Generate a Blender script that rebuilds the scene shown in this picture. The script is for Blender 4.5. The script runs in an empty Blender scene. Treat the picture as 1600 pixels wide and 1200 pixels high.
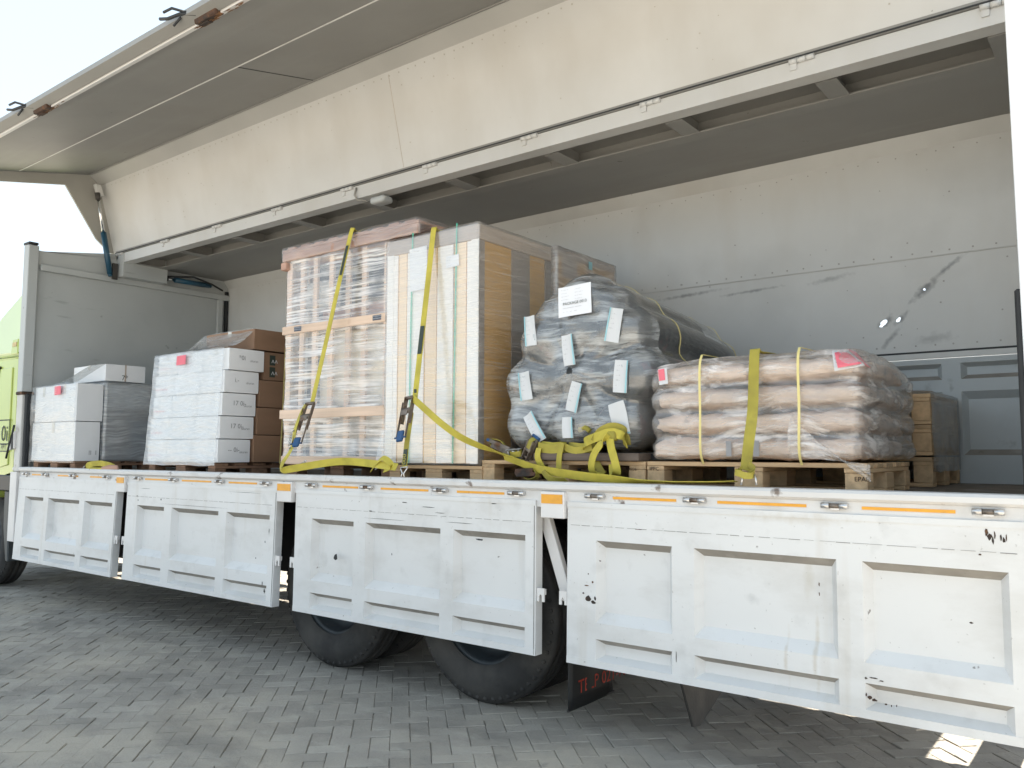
import bpy, bmesh, math, random
from mathutils import Vector, Matrix, noise
R = math.radians
rng = random.Random(7)
scene = bpy.context.scene
COL = scene.collection
V = Vector

# ------------------------------------------------------------------ camera
GZ = -1.26                                  # ground level; the truck deck is z = 0
F_PX, YAW, PITCH, ROLL = 1292.65, 0.6565, 0.0825, 0.0020
CAM = V((0.0, -3.653, 0.1912))
fwd = V((-math.sin(YAW)*math.cos(PITCH), math.cos(YAW)*math.cos(PITCH), math.sin(PITCH)))
rt = V((math.cos(YAW), math.sin(YAW), 0)); upv = rt.cross(fwd)
rt, upv = rt*math.cos(ROLL)+upv*math.sin(ROLL), upv*math.cos(ROLL)-rt*math.sin(ROLL)
cd = bpy.data.cameras.new('camera'); cam = bpy.data.objects.new('camera', cd); COL.objects.link(cam)
cam.matrix_world = Matrix(((rt.x, upv.x, -fwd.x, CAM.x), (rt.y, upv.y, -fwd.y, CAM.y), (rt.z, upv.z, -fwd.z, CAM.z), (0, 0, 0, 1)))
cd.sensor_width = 36; cd.lens = F_PX*36/1600; cd.clip_start = .05; cd.clip_end = 2000
scene.camera = cam

def P(u, v, y):
    """the place on the upright plane y where the sight line of photo pixel (u, v) meets it"""
    d = fwd + rt*((u-800)/F_PX) - upv*((v-600)/F_PX)
    return CAM + d*((y-CAM.y)/d.y)

# ------------------------------------------------------------------ sky, sun, exposure
SUN_EL, SUN_AZ = R(41), R(36)               # behind the truck and to its rear
w = bpy.data.worlds.new('World'); scene.world = w; w.use_nodes = True
nt = w.node_tree
sky = nt.nodes.new('ShaderNodeTexSky'); sky.sky_type = 'NISHITA'; sky.sun_disc = False
sky.sun_elevation = SUN_EL; sky.sun_rotation = SUN_AZ; sky.air_density = 1.0; sky.dust_density = 2.0; sky.ozone_density = 1.0
bg = nt.nodes['Background']; hz = nt.nodes.new('ShaderNodeHueSaturation'); hz.inputs['Saturation'].default_value = .5      # hazy, milky sky
mxs = nt.nodes.new('ShaderNodeMix'); mxs.data_type = 'RGBA'; mxs.name = 'haze_mix'; mxs.inputs[0].default_value = .75; mxs.inputs[7].default_value = (1.42, 1.78, 2.06, 1)   # an even veil of haze over the whole sky
nt.links.new(sky.outputs[0], hz.inputs['Color']); nt.links.new(hz.outputs[0], mxs.inputs[6]); nt.links.new(mxs.outputs[2], bg.inputs[0]); bg.inputs[1].default_value = .15
sl = bpy.data.lights.new('sun', 'SUN'); sl.energy = 5.0; sl.angle = R(.5); sl.color = (1, .93, .82)
so = bpy.data.objects.new('sun', sl); COL.objects.link(so)
sdir = V((math.sin(SUN_AZ)*math.cos(SUN_EL), math.cos(SUN_AZ)*math.cos(SUN_EL), math.sin(SUN_EL)))
so.rotation_euler = (-sdir).to_track_quat('-Z', 'Y').to_euler(); so.location = sdir*30
scene.view_settings.view_transform = 'Standard'; scene.view_settings.look = 'None'
scene.view_settings.exposure = 1.93; scene.view_settings.gamma = 1
scene.render.engine = 'CYCLES'
try:
    scene.cycles.transparent_max_bounces = 24; scene.cycles.max_bounces = 10; scene.cycles.diffuse_bounces = 6
except Exception: pass

# ------------------------------------------------------------------ materials
def M(name, base, rough=.6, var=.1, scale=3., stretch=(1, 1, 1), bump=0., bscale=60., bstretch=None, metal=0.,
      spots=(), streak=None, rnd=0., spec=.5, blobs=(), coat=0., area=()):
    m = bpy.data.materials.new(name); m.use_nodes = True
    t = m.node_tree; N = t.nodes; L = t.links; b = N['Principled BSDF']
    tc = N.new('ShaderNodeTexCoord'); oi = N.new('ShaderNodeObjectInfo')
    mul = N.new('ShaderNodeMath'); mul.operation = 'MULTIPLY'; mul.inputs[1].default_value = 37.
    L.new(oi.outputs['Random'], mul.inputs[0])
    add = N.new('ShaderNodeVectorMath'); add.operation = 'ADD'
    L.new(tc.outputs['Object'], add.inputs[0]); L.new(mul.outputs[0], add.inputs[1])
    def nz(sc, st=(1, 1, 1), det=5., raw=False):
        mp = N.new('ShaderNodeMapping'); mp.inputs['Scale'].default_value = st
        L.new((tc.outputs['Object'] if raw else add.outputs[0]), mp.inputs[0])
        n = N.new('ShaderNodeTexNoise'); n.inputs['Scale'].default_value = sc; n.inputs['Detail'].default_value = det
        L.new(mp.outputs[0], n.inputs['Vector']); return n.outputs['Fac']
    def rng_(f, a, c, lo=0., hi=1.):
        r = N.new('ShaderNodeMapRange'); r.inputs[1].default_value = a; r.inputs[2].default_value = c
        r.inputs[3].default_value = lo; r.inputs[4].default_value = hi; L.new(f, r.inputs[0]); return r.outputs[0]
    def mix(f, a, c):
        x = N.new('ShaderNodeMix'); x.data_type = 'RGBA'
        if isinstance(f, float): x.inputs[0].default_value = f
        else: L.new(f, x.inputs[0])
        for s, k in ((a, 6), (c, 7)):
            if isinstance(s, tuple): x.inputs[k].default_value = (*s[:3], 1)
            else: L.new(s, x.inputs[k])
        return x.outputs[2]
    lo = tuple(max(0, c*(1-var)) for c in base); hi = tuple(min(1, c*(1+var)) for c in base)
    c = mix(rng_(nz(scale, stretch), .3, .7), lo, hi)
    if rnd:
        v = N.new('ShaderNodeHueSaturation'); L.new(c, v.inputs['Color']); L.new(rng_(oi.outputs['Random'], 0, 1, 1-rnd, 1+rnd), v.inputs['Value']); c = v.outputs[0]
    if streak:
        col, st, a0, a1, amt = streak
        c = mix(rng_(nz(1., st), a0, a1, 0, amt), c, col)
    for col, sc, a0, a1, amt in spots:
        c = mix(rng_(nz(sc, det=8.), a0, a1, 0, amt), c, col)
    for col, sc, st, a0, a1, amt in area:                # dust and stains that spread over many pieces
        ge = N.new('ShaderNodeNewGeometry'); mp = N.new('ShaderNodeMapping'); mp.inputs['Scale'].default_value = st; L.new(ge.outputs['Position'], mp.inputs[0])
        n = N.new('ShaderNodeTexNoise'); n.inputs['Scale'].default_value = sc; n.inputs['Detail'].default_value = 9.; n.inputs['Roughness'].default_value = .62; L.new(mp.outputs[0], n.inputs['Vector'])
        c = mix(rng_(n.outputs['Fac'], a0, a1, 0, amt), c, col)
    for col, ctr, rad, rot, amt in blobs:                # marks with a shape and a place of their own
        mp = N.new('ShaderNodeMapping'); mp.vector_type = 'TEXTURE'
        mp.inputs['Location'].default_value = ctr; mp.inputs['Rotation'].default_value = (0, rot, 0); mp.inputs['Scale'].default_value = rad
        L.new(tc.outputs['Object'], mp.inputs[0])
        ln = N.new('ShaderNodeVectorMath'); ln.operation = 'LENGTH'; L.new(mp.outputs[0], ln.inputs[0])
        s = N.new('ShaderNodeMath'); s.operation = 'MULTIPLY_ADD'; L.new(nz(26., (1, 1, 1), 6., True), s.inputs[0]); s.inputs[1].default_value = 1.6; L.new(ln.outputs['Value'], s.inputs[2])
        c = mix(rng_(s.outputs[0], 1.7, .9, 0, amt), c, col)
    L.new(c, b.inputs['Base Color'])
    b.inputs['Roughness'].default_value = rough; b.inputs['Metallic'].default_value = metal
    b.inputs['Specular IOR Level'].default_value = spec
    if coat: b.inputs['Coat Weight'].default_value = coat; b.inputs['Coat Roughness'].default_value = .15
    if bump:
        bn = N.new('ShaderNodeBump'); bn.inputs['Strength'].default_value = bump; bn.inputs['Distance'].default_value = .01
        L.new(nz(bscale, bstretch or stretch), bn.inputs['Height']); L.new(bn.outputs[0], b.inputs['Normal'])
    return m

def film_mat(name, st=(4, 4, 70), cloud=.35, base=.12, rough=.12, bump=.5, lo=.5, hi=.72, tint=(.93, .93, .92), white=(.85, .86, .87), swirl=.6, ior=1.8, patch=(.35, .65, .35)):
    """clear stretch film: see-through, glossy, milky where it bunches into wrinkles"""
    m = bpy.data.materials.new(name); m.use_nodes = True
    t = m.node_tree; N = t.nodes; L = t.links
    for n in list(N): N.remove(n)
    out = N.new('ShaderNodeOutputMaterial')
    tc = N.new('ShaderNodeTexCoord')
    wn = N.new('ShaderNodeTexNoise'); wn.inputs['Scale'].default_value = 2.2; wn.inputs['Detail'].default_value = 2
    L.new(tc.outputs['Object'], wn.inputs['Vector'])
    sc = N.new('ShaderNodeVectorMath'); sc.operation = 'MULTIPLY_ADD'
    L.new(wn.outputs['Color'], sc.inputs[0]); sc.inputs[1].default_value = (swirl*.25,)*3; L.new(tc.outputs['Object'], sc.inputs[2])
    mp = N.new('ShaderNodeMapping'); mp.inputs['Scale'].default_value = st; L.new(sc.outputs[0], mp.inputs[0])
    n1 = N.new('ShaderNodeTexNoise'); n1.inputs['Scale'].default_value = 1.; n1.inputs['Detail'].default_value = 6; n1.inputs['Roughness'].default_value = .62
    L.new(mp.outputs[0], n1.inputs['Vector'])
    n2 = N.new('ShaderNodeTexNoise'); n2.inputs['Scale'].default_value = 3.; n2.inputs['Detail'].default_value = 3; L.new(tc.outputs['Object'], n2.inputs['Vector'])
    r1 = N.new('ShaderNodeMapRange'); r1.inputs[1].default_value = lo; r1.inputs[2].default_value = hi; L.new(n1.outputs['Fac'], r1.inputs[0])
    r2 = N.new('ShaderNodeMapRange'); r2.inputs[1].default_value = patch[0]; r2.inputs[2].default_value = patch[1]; r2.inputs[3].default_value = patch[2]; r2.inputs[4].default_value = 1.; L.new(n2.outputs['Fac'], r2.inputs[0])
    mu = N.new('ShaderNodeMath'); mu.operation = 'MULTIPLY'; L.new(r1.outputs[0], mu.inputs[0]); L.new(r2.outputs[0], mu.inputs[1])
    bn = N.new('ShaderNodeBump'); bn.inputs['Strength'].default_value = bump; bn.inputs['Distance'].default_value = .01; L.new(n1.outputs['Fac'], bn.inputs['Height'])
    tr = N.new('ShaderNodeBsdfTransparent'); tr.inputs[0].default_value = (*tint, 1)
    gl = N.new('ShaderNodeBsdfGlossy'); gl.inputs['Roughness'].default_value = rough; gl.inputs[0].default_value = (.95, .95, .95, 1); L.new(bn.outputs[0], gl.inputs['Normal'])
    df = N.new('ShaderNodeBsdfDiffuse'); df.inputs[0].default_value = (*white, 1); L.new(bn.outputs[0], df.inputs['Normal'])
    tl = N.new('ShaderNodeBsdfTranslucent'); tl.inputs[0].default_value = (*white, 1)
    dm = N.new('ShaderNodeMixShader'); dm.inputs[0].default_value = .3; L.new(df.outputs[0], dm.inputs[1]); L.new(tl.outputs[0], dm.inputs[2])
    # milky part
    m1 = N.new('ShaderNodeMath'); m1.operation = 'MULTIPLY_ADD'; m1.use_clamp = True; L.new(mu.outputs[0], m1.inputs[0]); m1.inputs[1].default_value = cloud; m1.inputs[2].default_value = base
    s1 = N.new('ShaderNodeMixShader'); L.new(m1.outputs[0], s1.inputs[0]); L.new(tr.outputs[0], s1.inputs[1]); L.new(dm.outputs[0], s1.inputs[2])
    fr = N.new('ShaderNodeFresnel'); geo = N.new('ShaderNodeNewGeometry'); im = N.new('ShaderNodeMapRange'); im.inputs[3].default_value = ior; im.inputs[4].default_value = 1/ior
    L.new(geo.outputs['Backfacing'], im.inputs[0]); L.new(im.outputs[0], fr.inputs['IOR'])
    L.new(bn.outputs[0], fr.inputs['Normal'])
    s2 = N.new('ShaderNodeMixShader'); L.new(fr.outputs[0], s2.inputs[0]); L.new(s1.outputs[0], s2.inputs[1]); L.new(gl.outputs[0], s2.inputs[2])
    L.new(s2.outputs[0], out.inputs[0])
    return m

RUST = (.13, .055, .02); GRIME = (.16, .13, .1)
m_white = M('white_gate_paint', (.70, .697, .685), .40, .03, 1.2, bump=.12, bscale=3.5,
            spots=((GRIME, 2.2, .58, .82, .22), ((.3, .29, .27), 7., .60, .74, .22), ((.10, .07, .05), 22., .72, .76, .75), ((.2, .18, .16), 60., .68, .74, .35)), area=(((.40, .37, .32), 1.6, (1, 1, 2.4), .50, .75, .38),), streak=((.42, .33, .2), (9, 9, .5), .62, .85, .28))
m_white4 = M('white_gate_paint_rusty', (.70, .697, .685), .40, .03, 1.2, bump=.12, bscale=3.5,
            spots=((GRIME, 2.2, .58, .82, .22), ((.3, .29, .27), 7., .60, .74, .22), ((.10, .07, .05), 22., .72, .76, .75), ((.2, .18, .16), 60., .68, .74, .35)), area=(((.40, .37, .32), 1.6, (1, 1, 2.4), .50, .75, .38),), streak=((.42, .33, .2), (9, 9, .5), .62, .85, .28),
            blobs=(((.40, .31, .17), (1.265, .02, -.60), (.014, 1, .24), 0, .32), ((.40, .30, .16), (1.14, .02, -.63), (.012, 1, .16), 0, .3), ((.42, .35, .24), (1.2, 0, -.03), (.3, 1, .03), 0, .3), ((.45, .40, .3), (1.23, .02, -.28), (.03, 1, .12), 0, .3), ((.3, .3, .3), (.98, .05, -.40), (.05, 1, .03), R(20), .3)))
m_rail = M('white_rail_paint', (.68, .67, .655), .5, .05, 4., bump=.1, bscale=30,
           spots=((.12, .075, .05), 0, 0, 0, 0) and (((.12, .075, .05), 9., .64, .7, .85), ((.3, .26, .2), 4., .55, .75, .4)))
m_pinkw = M('white_bracket_paint', (.72, .70, .68), .45, .04, 5., spots=(((.25, .18, .13), 12., .68, .75, .6),))
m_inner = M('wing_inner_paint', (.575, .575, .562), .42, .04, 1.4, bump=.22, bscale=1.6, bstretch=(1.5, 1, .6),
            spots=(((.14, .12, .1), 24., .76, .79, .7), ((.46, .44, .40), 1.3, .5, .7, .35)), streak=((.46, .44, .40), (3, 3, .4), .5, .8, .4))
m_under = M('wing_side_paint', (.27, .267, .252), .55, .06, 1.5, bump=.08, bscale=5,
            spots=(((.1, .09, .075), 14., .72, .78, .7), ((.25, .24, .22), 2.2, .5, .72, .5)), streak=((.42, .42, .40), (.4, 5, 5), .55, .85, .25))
m_bulk = M('bulkhead_paint', (.45, .47, .465), .5, .05, 1.5, bump=.12, bscale=3,
           spots=(((.12, .12, .12), 9., .69, .76, .6), ((.36, .38, .38), 1.6, .5, .75, .4)),
           streak=((.2, .21, .21), (3, 2.2, 14), .66, .74, .5))
SC = (.17, .175, .18)
m_back = M('back_wall_paint', (.60, .605, .59), .42, .045, 1.2, bump=.2, bscale=1.8, bstretch=(1.5, 1, .6),
           spots=(((.12, .11, .1), 20., .75, .79, .6), ((.46, .46, .44), 1.5, .5, .75, .5)), streak=((.48, .44, .38), (2.2, 2.2, .5), .52, .8, .4),
           blobs=((SC, (-2.85, 2.35, 1.44), (.34, 1, .02), R(-3), .65), (SC, (-2.35, 2.35, 1.41), (.3, 1, .016), R(-3), .7), (SC, (-1.75, 2.35, 1.43), (.22, 1, .025), R(-8), .45),
                  (SC, (-1.41, 2.35, 1.08), (.085, 1, .035), R(-40), .85), (SC, (-1.30, 2.35, 1.10), (.1, 1, .025), R(-45), .8), (SC, (-1.15, 2.35, 1.28), (.13, 1, .04), R(-42), .85),
                  (SC, (-1.02, 2.35, 1.40), (.2, 1, .022), R(-38), .75), (SC, (-1.37, 2.35, .97), (.13, 1, .025), R(-50), .6), (SC, (-1.1, 2.35, .95), (.16, 1, .05), R(-10), .35)))
m_backgate = M('back_gate_paint', (.47, .505, .515), .5, .05, 1.6, bump=.06, bscale=6, spots=(((.14, .13, .12), 7., .66, .76, .5), ((.33, .34, .34), 2.5, .5, .75, .5)))
m_post = M('rear_post_paint', (.82, .84, .87), .35, .02, 2.)
m_deck = M('deck_boards', (.14, .115, .09), .75, .3, 3., (1, 8, 8), .35, 30., spots=(((.3, .28, .25), 5., .55, .7, .6),))
m_dark = M('chassis_black', (.018, .018, .019), .65, .3, 4., bump=.1)
m_plate = M('grimy_steel_plate', (.06, .055, .05), .7, .4, 3., bump=.2, spots=(((.13, .11, .09), 3., .5, .7, .6),))
m_rubber = M('tyre_rubber', (.026, .025, .024), .82, .3, 8., bump=.3, bscale=40, spots=(((.10, .092, .08), 3., .45, .72, .65),))
m_gasket = M('rubber_gasket', (.02, .022, .024), .6, .2, 6.)
m_rim = M('wheel_rim_paint', (.03, .037, .042), .5, .3, 6., spots=(((.08, .07, .06), 9., .6, .7, .6),))
m_steel = M('hinge_steel', (.62, .61, .6), .32, .12, 14., metal=.9, spots=(((.16, .09, .05), 30., .62, .7, .7),))
m_oldsteel = M('dull_steel', (.2, .17, .145), .5, .35, 18., metal=.7, bump=.2, spots=((RUST, 14., .52, .66, .8),))
m_rust = M('rusty_bracket', (.085, .042, .024), .85, .5, 18., bump=.5, spots=(((.03, .025, .022), 9., .48, .6, .9), ((.30, .14, .05), 16., .58, .7, .7)))
m_orange = M('orange_reflector', (.78, .36, .03), .35, .08, 20., spots=(((.3, .17, .07), 14., .66, .74, .6),))
m_cab = M('lime_cab_paint', (.47, .55, .115), .28, .04, 1.5, coat=.6)
m_cabpale = M('lime_fairing_paint', (.56, .66, .36), .3, .05, 1.5, coat=.5)
m_black = M('black_trim', (.012, .013, .014), .45, .2, 5.)
m_print = M('black_print', (.03, .045, .035), .6, .1, 20.)
m_redprint = M('red_print', (.45, .045, .025), .6, .3, 9.)
m_greyprint = M('grey_print', (.30, .30, .31), .7, .1, 20.)
m_glass = M('dark_cab_glass', (.02, .025, .025), .05, .1, 3., spec=.8)
m_blue = M('cylinder_blue', (.018, .075, .125), .4, .15, 6.)
m_chrome = M('chrome_rod', (.8, .8, .8), .15, .03, 5., metal=1.)
m_wood = [M('pale_wood_along_x', (.56, .385, .22), .75, .2, 1.2, (1.2, 22, 22), .25, 1., (2, 60, 60), rnd=.13, spots=(((.22, .13, .075), 7., .7, .78, .6),)),
          M('pale_wood_along_y', (.56, .385, .22), .75, .2, 1.2, (22, 1.2, 22), .25, 1., (60, 2, 60), rnd=.13, spots=(((.22, .13, .075), 7., .7, .78, .6),)),
          M('pale_wood_along_z', (.64, .46, .33), .75, .18, 1.2, (22, 22, 1.2), .25, 1., (60, 60, 2), rnd=.12)]
m_dwood = [M('dark_wood_along_x', (.24, .14, .085), .8, .28, 1.2, (1.2, 22, 22), .3, 1., (2, 60, 60), rnd=.16),
           M('dark_wood_along_y', (.23, .13, .08), .8, .28, 1.2, (22, 1.2, 22), .3, 1., (60, 2, 60), rnd=.16)]
m_cw = [M('pinkish_crate_wood_x', (.74, .56, .43), .75, .16, 1.2, (1.2, 22, 22), .25, 1., (2, 60, 60), rnd=.08, spots=(((.45, .28, .17), 6., .66, .78, .6),)),
        M('pinkish_crate_wood_z', (.72, .54, .42), .75, .16, 1.2, (22, 22, 1.2), .25, 1., (60, 60, 2), rnd=.1)]
m_rwood = M('reddish_crate_lid', (.50, .31, .24), .8, .25, 1.2, (1.2, 22, 22), .3, 1., (2, 60, 60), rnd=.14)
m_carton = M('white_carton', (.80, .81, .82), .6, .03, 3., rnd=.03, spots=(((.55, .54, .52), 3., .6, .8, .4),))
m_brown = M('brown_carton', (.25, .15, .092), .75, .1, 2.5, (1, 1, 3), rnd=.08)
m_tall = M('tan_carton_board', (.62, .355, .085), .7, .12, 1.5, (1, 1, .4))
m_tallf = M('peach_carton_board', (.90, .71, .50), .7, .06, 1.5, (1, 1, .4))
m_foam = M('white_edge_board', (.90, .87, .84), .6, .05, 2.)
m_edge = M('grey_edge_protector', (.27, .235, .21), .6, .1, 3.)
m_cap = M('greyed_carton_lid', (.48, .40, .34), .6, .12, 2.)
m_cage = M('grey_cage_wire', (.2, .215, .23), .5, .1, 5., metal=.4)
m_cageb = M('grey_cage_contents', (.50, .55, .59), .6, .25, 4.)
m_bluebox = M('dim_blue_board', (.28, .40, .52), .6, .15, 3.)
m_machine = M('grey_machine_panel', (.6, .59, .57), .45, .15, 2.)
m_darkbox = M('dark_machine_panel', (.05, .045, .042), .5, .3, 3.)
m_roll = M('black_bag', (.03, .033, .036), .32, .4, 5., bump=.8, bscale=14, bstretch=(2, 1, 5), spots=(((.16, .03, .03), 5., .62, .68, .7), ((.2, .21, .21), 7., .55, .75, .6)))
m_sack = M('kraft_paper_sack', (.66, .515, .42), .75, .16, 3., (1, 1, 2.5), 1., 16., (1.2, 1.2, 3), rnd=.14, spots=(((.36, .24, .15), 5., .58, .75, .55), ((.16, .14, .12), 9., .66, .74, .4)))
m_tag = M('white_tag_paper', (.66, .67, .68), .7, .02, 4.)
m_aqua = M('aqua_tag_edge', (.35, .62, .68), .7, .05, 4.)
m_paper = M('white_sheet_paper', (.82, .83, .86), .7, .02, 4.)
m_pink = M('pink_label', (.80, .17, .22), .6, .06, 6.)
m_navy = M('navy_label', (.03, .05, .09), .6, .1, 8.)
m_web = M('yellow_webbing', (.54, .46, .065), .7, .22, 9., bump=.35, bscale=400., spots=(((.36, .31, .06), 9., .56, .75, .6),))
m_webold = M('worn_yellow_webbing', (.40, .34, .055), .75, .2, 6., bump=.35, bscale=400., spots=(((.22, .18, .05), 8., .52, .72, .7),))
m_band = M('pale_yellow_band', (.75, .64, .26), .5, .06, 5.)
m_gband = M('green_band', (.12, .5, .34), .45, .1, 5.)
m_grip = M('blue_grip', (.012, .07, .19), .5, .1, 6.)
m_cable = M('grey_cable', (.3, .29, .26), .6, .1, 6.)
m_film = film_mat('stretch_film', cloud=.40, base=.07)
m_filmA = film_mat('stretch_film_streaky', (1.6, 1.6, 62), cloud=1.25, base=.10, lo=.43, hi=.62, bump=.22, white=(.95, .91, .87), ior=2.0, rough=.1, swirl=.12, patch=(.38, .6, .12))
m_filmB = film_mat('stretch_film_tight', (2.5, 2.5, 90), cloud=.34, base=.08, lo=.42, hi=.7, bump=.12, white=(.96, .92, .87), ior=2.1, rough=.07, swirl=.1)
m_filmC = film_mat('stretch_film_silvery', (3.5, 3.5, 30), cloud=.95, base=.15, lo=.42, hi=.70, bump=.35, swirl=.5, white=(.82, .85, .86), ior=1.9, patch=(.40, .6, .10))
m_filmD = film_mat('stretch_film_sack_wrap', (5, 5, 28), cloud=1.2, base=.15, lo=.46, hi=.66, bump=1., swirl=.8, white=(.9, .86, .83), ior=1.9, patch=(.4, .6, .1))
m_filmK = film_mat('stretch_film_hazy', (3, 3, 40), cloud=.55, base=.32, lo=.45, hi=.7, bump=.5)

# ------------------------------------------------------------------ mesh helpers
class MB:
    def __init__(s): s.bm = bmesh.new()
    def box(s, x0, x1, y0, y1, z0, z1, bev=0., mi=0):
        vs = [s.bm.verts.new((x, y, z)) for x in (x0, x1) for y in (y0, y1) for z in (z0, z1)]
        fs = [s.bm.faces.new([vs[i] for i in q]) for q in ((0, 1, 3, 2), (4, 6, 7, 5), (0, 4, 5, 1), (2, 3, 7, 6), (0, 2, 6, 4), (1, 5, 7, 3))]
        for f in fs: f.material_index = mi
        if bev:
            es = list({e for f in fs for e in f.edges})
            bmesh.ops.bevel(s.bm, geom=es, offset=bev, segments=1, affect='EDGES', profile=.5)
        return s
    def obox(s, c, ax, ay, az, bev=0.):
        """box from a centre and three half-axes"""
        c, ax, ay, az = V(c), V(ax), V(ay), V(az)
        vs = [s.bm.verts.new(c+ax*i+ay*j+az*k) for i in (-1, 1) for j in (-1, 1) for k in (-1, 1)]
        fs = [s.bm.faces.new([vs[i] for i in q]) for q in ((0, 1, 3, 2), (4, 6, 7, 5), (0, 4, 5, 1), (2, 3, 7, 6), (0, 2, 6, 4), (1, 5, 7, 3))]
        if bev: bmesh.ops.bevel(s.bm, geom=list({e for f in fs for e in f.edges}), offset=bev, segments=1, affect='EDGES', profile=.5)
        return s
    def prism(s, pts, a, b, axis='x', bev=0.):
        """polygon extruded from a to b along an axis; pts are (y,z) for x, (x,z) for y, (x,y) for z"""
        def mk(p, t): return {'x': (t, p[0], p[1]), 'y': (p[0], t, p[1]), 'z': (p[0], p[1], t)}[axis]
        A = [s.bm.verts.new(mk(p, a)) for p in pts]; B = [s.bm.verts.new(mk(p, b)) for p in pts]
        n = len(pts); fs = [s.bm.faces.new(A[::-1]), s.bm.faces.new(B)]
        for i in range(n): fs.append(s.bm.faces.new((A[i], A[(i+1) % n], B[(i+1) % n], B[i])))
        if bev: bmesh.ops.bevel(s.bm, geom=list({e for f in fs for e in f.edges}), offset=bev, segments=1, affect='EDGES', profile=.5)
        return s
    def poly(s, pts):
        s.bm.faces.new([s.bm.verts.new(p) for p in pts]); return s
    def tube(s, pts, r, n=10, caps=True, radii=None):
        pts = [V(p) for p in pts]; rings = []
        prev = None
        for i, p in enumerate(pts):
            t = (pts[min(i+1, len(pts)-1)]-pts[max(i-1, 0)]).normalized()
            a = prev if prev is not None else (V((0, 0, 1)) if abs(t.z) < .9 else V((1, 0, 0)))
            u = (a - t*a.dot(t)).normalized(); v = t.cross(u); prev = u
            rr = radii[i] if radii else r
            rings.append([s.bm.verts.new(p+(u*math.cos(k*2*math.pi/n)+v*math.sin(k*2*math.pi/n))*rr) for k in range(n)])
        for A, B in zip(rings, rings[1:]):
            for k in range(n): s.bm.faces.new((A[k], A[(k+1) % n], B[(k+1) % n], B[k])).smooth = True
        if caps: s.bm.faces.new(rings[0][::-1]); s.bm.faces.new(rings[-1])
        return s
    def lathe_y(s, prof, c, n=48, smooth=True):
        """profile of (radius, y) turned about the y axis through c=(x, z)"""
        rings = []
        for r, y in prof:
            rings.append([s.bm.verts.new((c[0]+r*math.cos(k*2*math.pi/n), y, c[1]+r*math.sin(k*2*math.pi/n))) for k in range(n)] if r > 1e-6 else [s.bm.verts.new((c[0], y, c[1]))])
        for A, B in zip(rings, rings[1:]):
            for k in range(n):
                if len(A) == 1: f = s.bm.faces.new((A[0], B[(k+1) % n], B[k]))
                elif len(B) == 1: f = s.bm.faces.new((A[k], A[(k+1) % n], B[0]))
                else: f = s.bm.faces.new((A[k], A[(k+1) % n], B[(k+1) % n], B[k]))
                f.smooth = smooth
        return s
    def rbox(s, x0, x1, y0, y1, z0, z1, r, n, disp=None, smooth=True, skip=()):
        """rounded box of n=(nx,ny,nz) cells, each vertex moved by disp(point, outward)"""
        lo = V((x0, y0, z0)); hi = V((x1, y1, z1)); cache = {}
        def vert(i, j, k):
            key = (i, j, k)
            if key in cache: return cache[key]
            p = V((x0+(x1-x0)*i/n[0], y0+(y1-y0)*j/n[1], z0+(z1-z0)*k/n[2]))
            q = V([min(max(p[a], lo[a]+r), hi[a]-r) for a in range(3)])
            d = p-q
            if d.length > 1e-9: d.normalize(); p = q+d*r
            else: d = V((0, 0, 1))
            if disp: p = p + disp(p, d)
            cache[key] = s.bm.verts.new(p); return cache[key]
        def grid(fn, na, nb, flip):
            for a in range(na):
                for b in range(nb):
                    q = [vert(*fn(a, b)), vert(*fn(a+1, b)), vert(*fn(a+1, b+1)), vert(*fn(a, b+1))]
                    f = s.bm.faces.new(q[::-1] if flip else q); f.smooth = smooth
        X, Y, Z = n
        if '-y' not in skip: grid(lambda a, b: (a, 0, b), X, Z, False)
        if '+y' not in skip: grid(lambda a, b: (a, Y, b), X, Z, True)
        if '-x' not in skip: grid(lambda a, b: (0, a, b), Y, Z, True)
        if '+x' not in skip: grid(lambda a, b: (X, a, b), Y, Z, False)
        if '-z' not in skip: grid(lambda a, b: (a, b, 0), X, Y, True)
        if '+z' not in skip: grid(lambda a, b: (a, b, Z), X, Y, False)
        return s
    def ribbon(s, pts, wd, wdt, t=.003, sub=6):
        """flat strap through pts; wd is the width direction (one, or one per point)"""
        pts = [V(p) for p in pts]; W = [V(x) for x in wd] if isinstance(wd, list) else [V(wd)]*len(pts)
        P_, W_ = [], []
        for i in range(len(pts)-1):
            p0, p1, p2, p3 = pts[max(i-1, 0)], pts[i], pts[i+1], pts[min(i+2, len(pts)-1)]
            for k in range(sub):
                u = k/sub
                P_.append(.5*((2*p1)+(p2-p0)*u+(2*p0-5*p1+4*p2-p3)*u*u+(3*p1-p0-3*p2+p3)*u**3)); W_.append(W[i].lerp(W[i+1], u))
        P_.append(pts[-1]); W_.append(W[-1])
        rings = []
        for i, p in enumerate(P_):
            T = (P_[min(i+1, len(P_)-1)]-P_[max(i-1, 0)])
            if T.length < 1e-9: T = V((0, 0, 1))
            T.normalize(); a = W_[i]-T*W_[i].dot(T)
            if a.length < 1e-6: a = T.orthogonal()
            a.normalize(); nn = T.cross(a)
            rings.append([s.bm.verts.new(p+a*wdt/2*i_+nn*t/2*j_) for i_, j_ in ((-1, -1), (1, -1), (1, 1), (-1, 1))])
        for A, B in zip(rings, rings[1:]):
            for k in range(4):
                f = s.bm.faces.new((A[k], A[(k+1) % 4], B[(k+1) % 4], B[k])); f.smooth = True
                for e in f.edges:
                    if {e.verts[0], e.verts[1]} in ({A[k], B[k]}, {A[(k+1) % 4], B[(k+1) % 4]}): e.smooth = False
        s.bm.faces.new(rings[0][::-1]); s.bm.faces.new(rings[-1])
        return s
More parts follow.
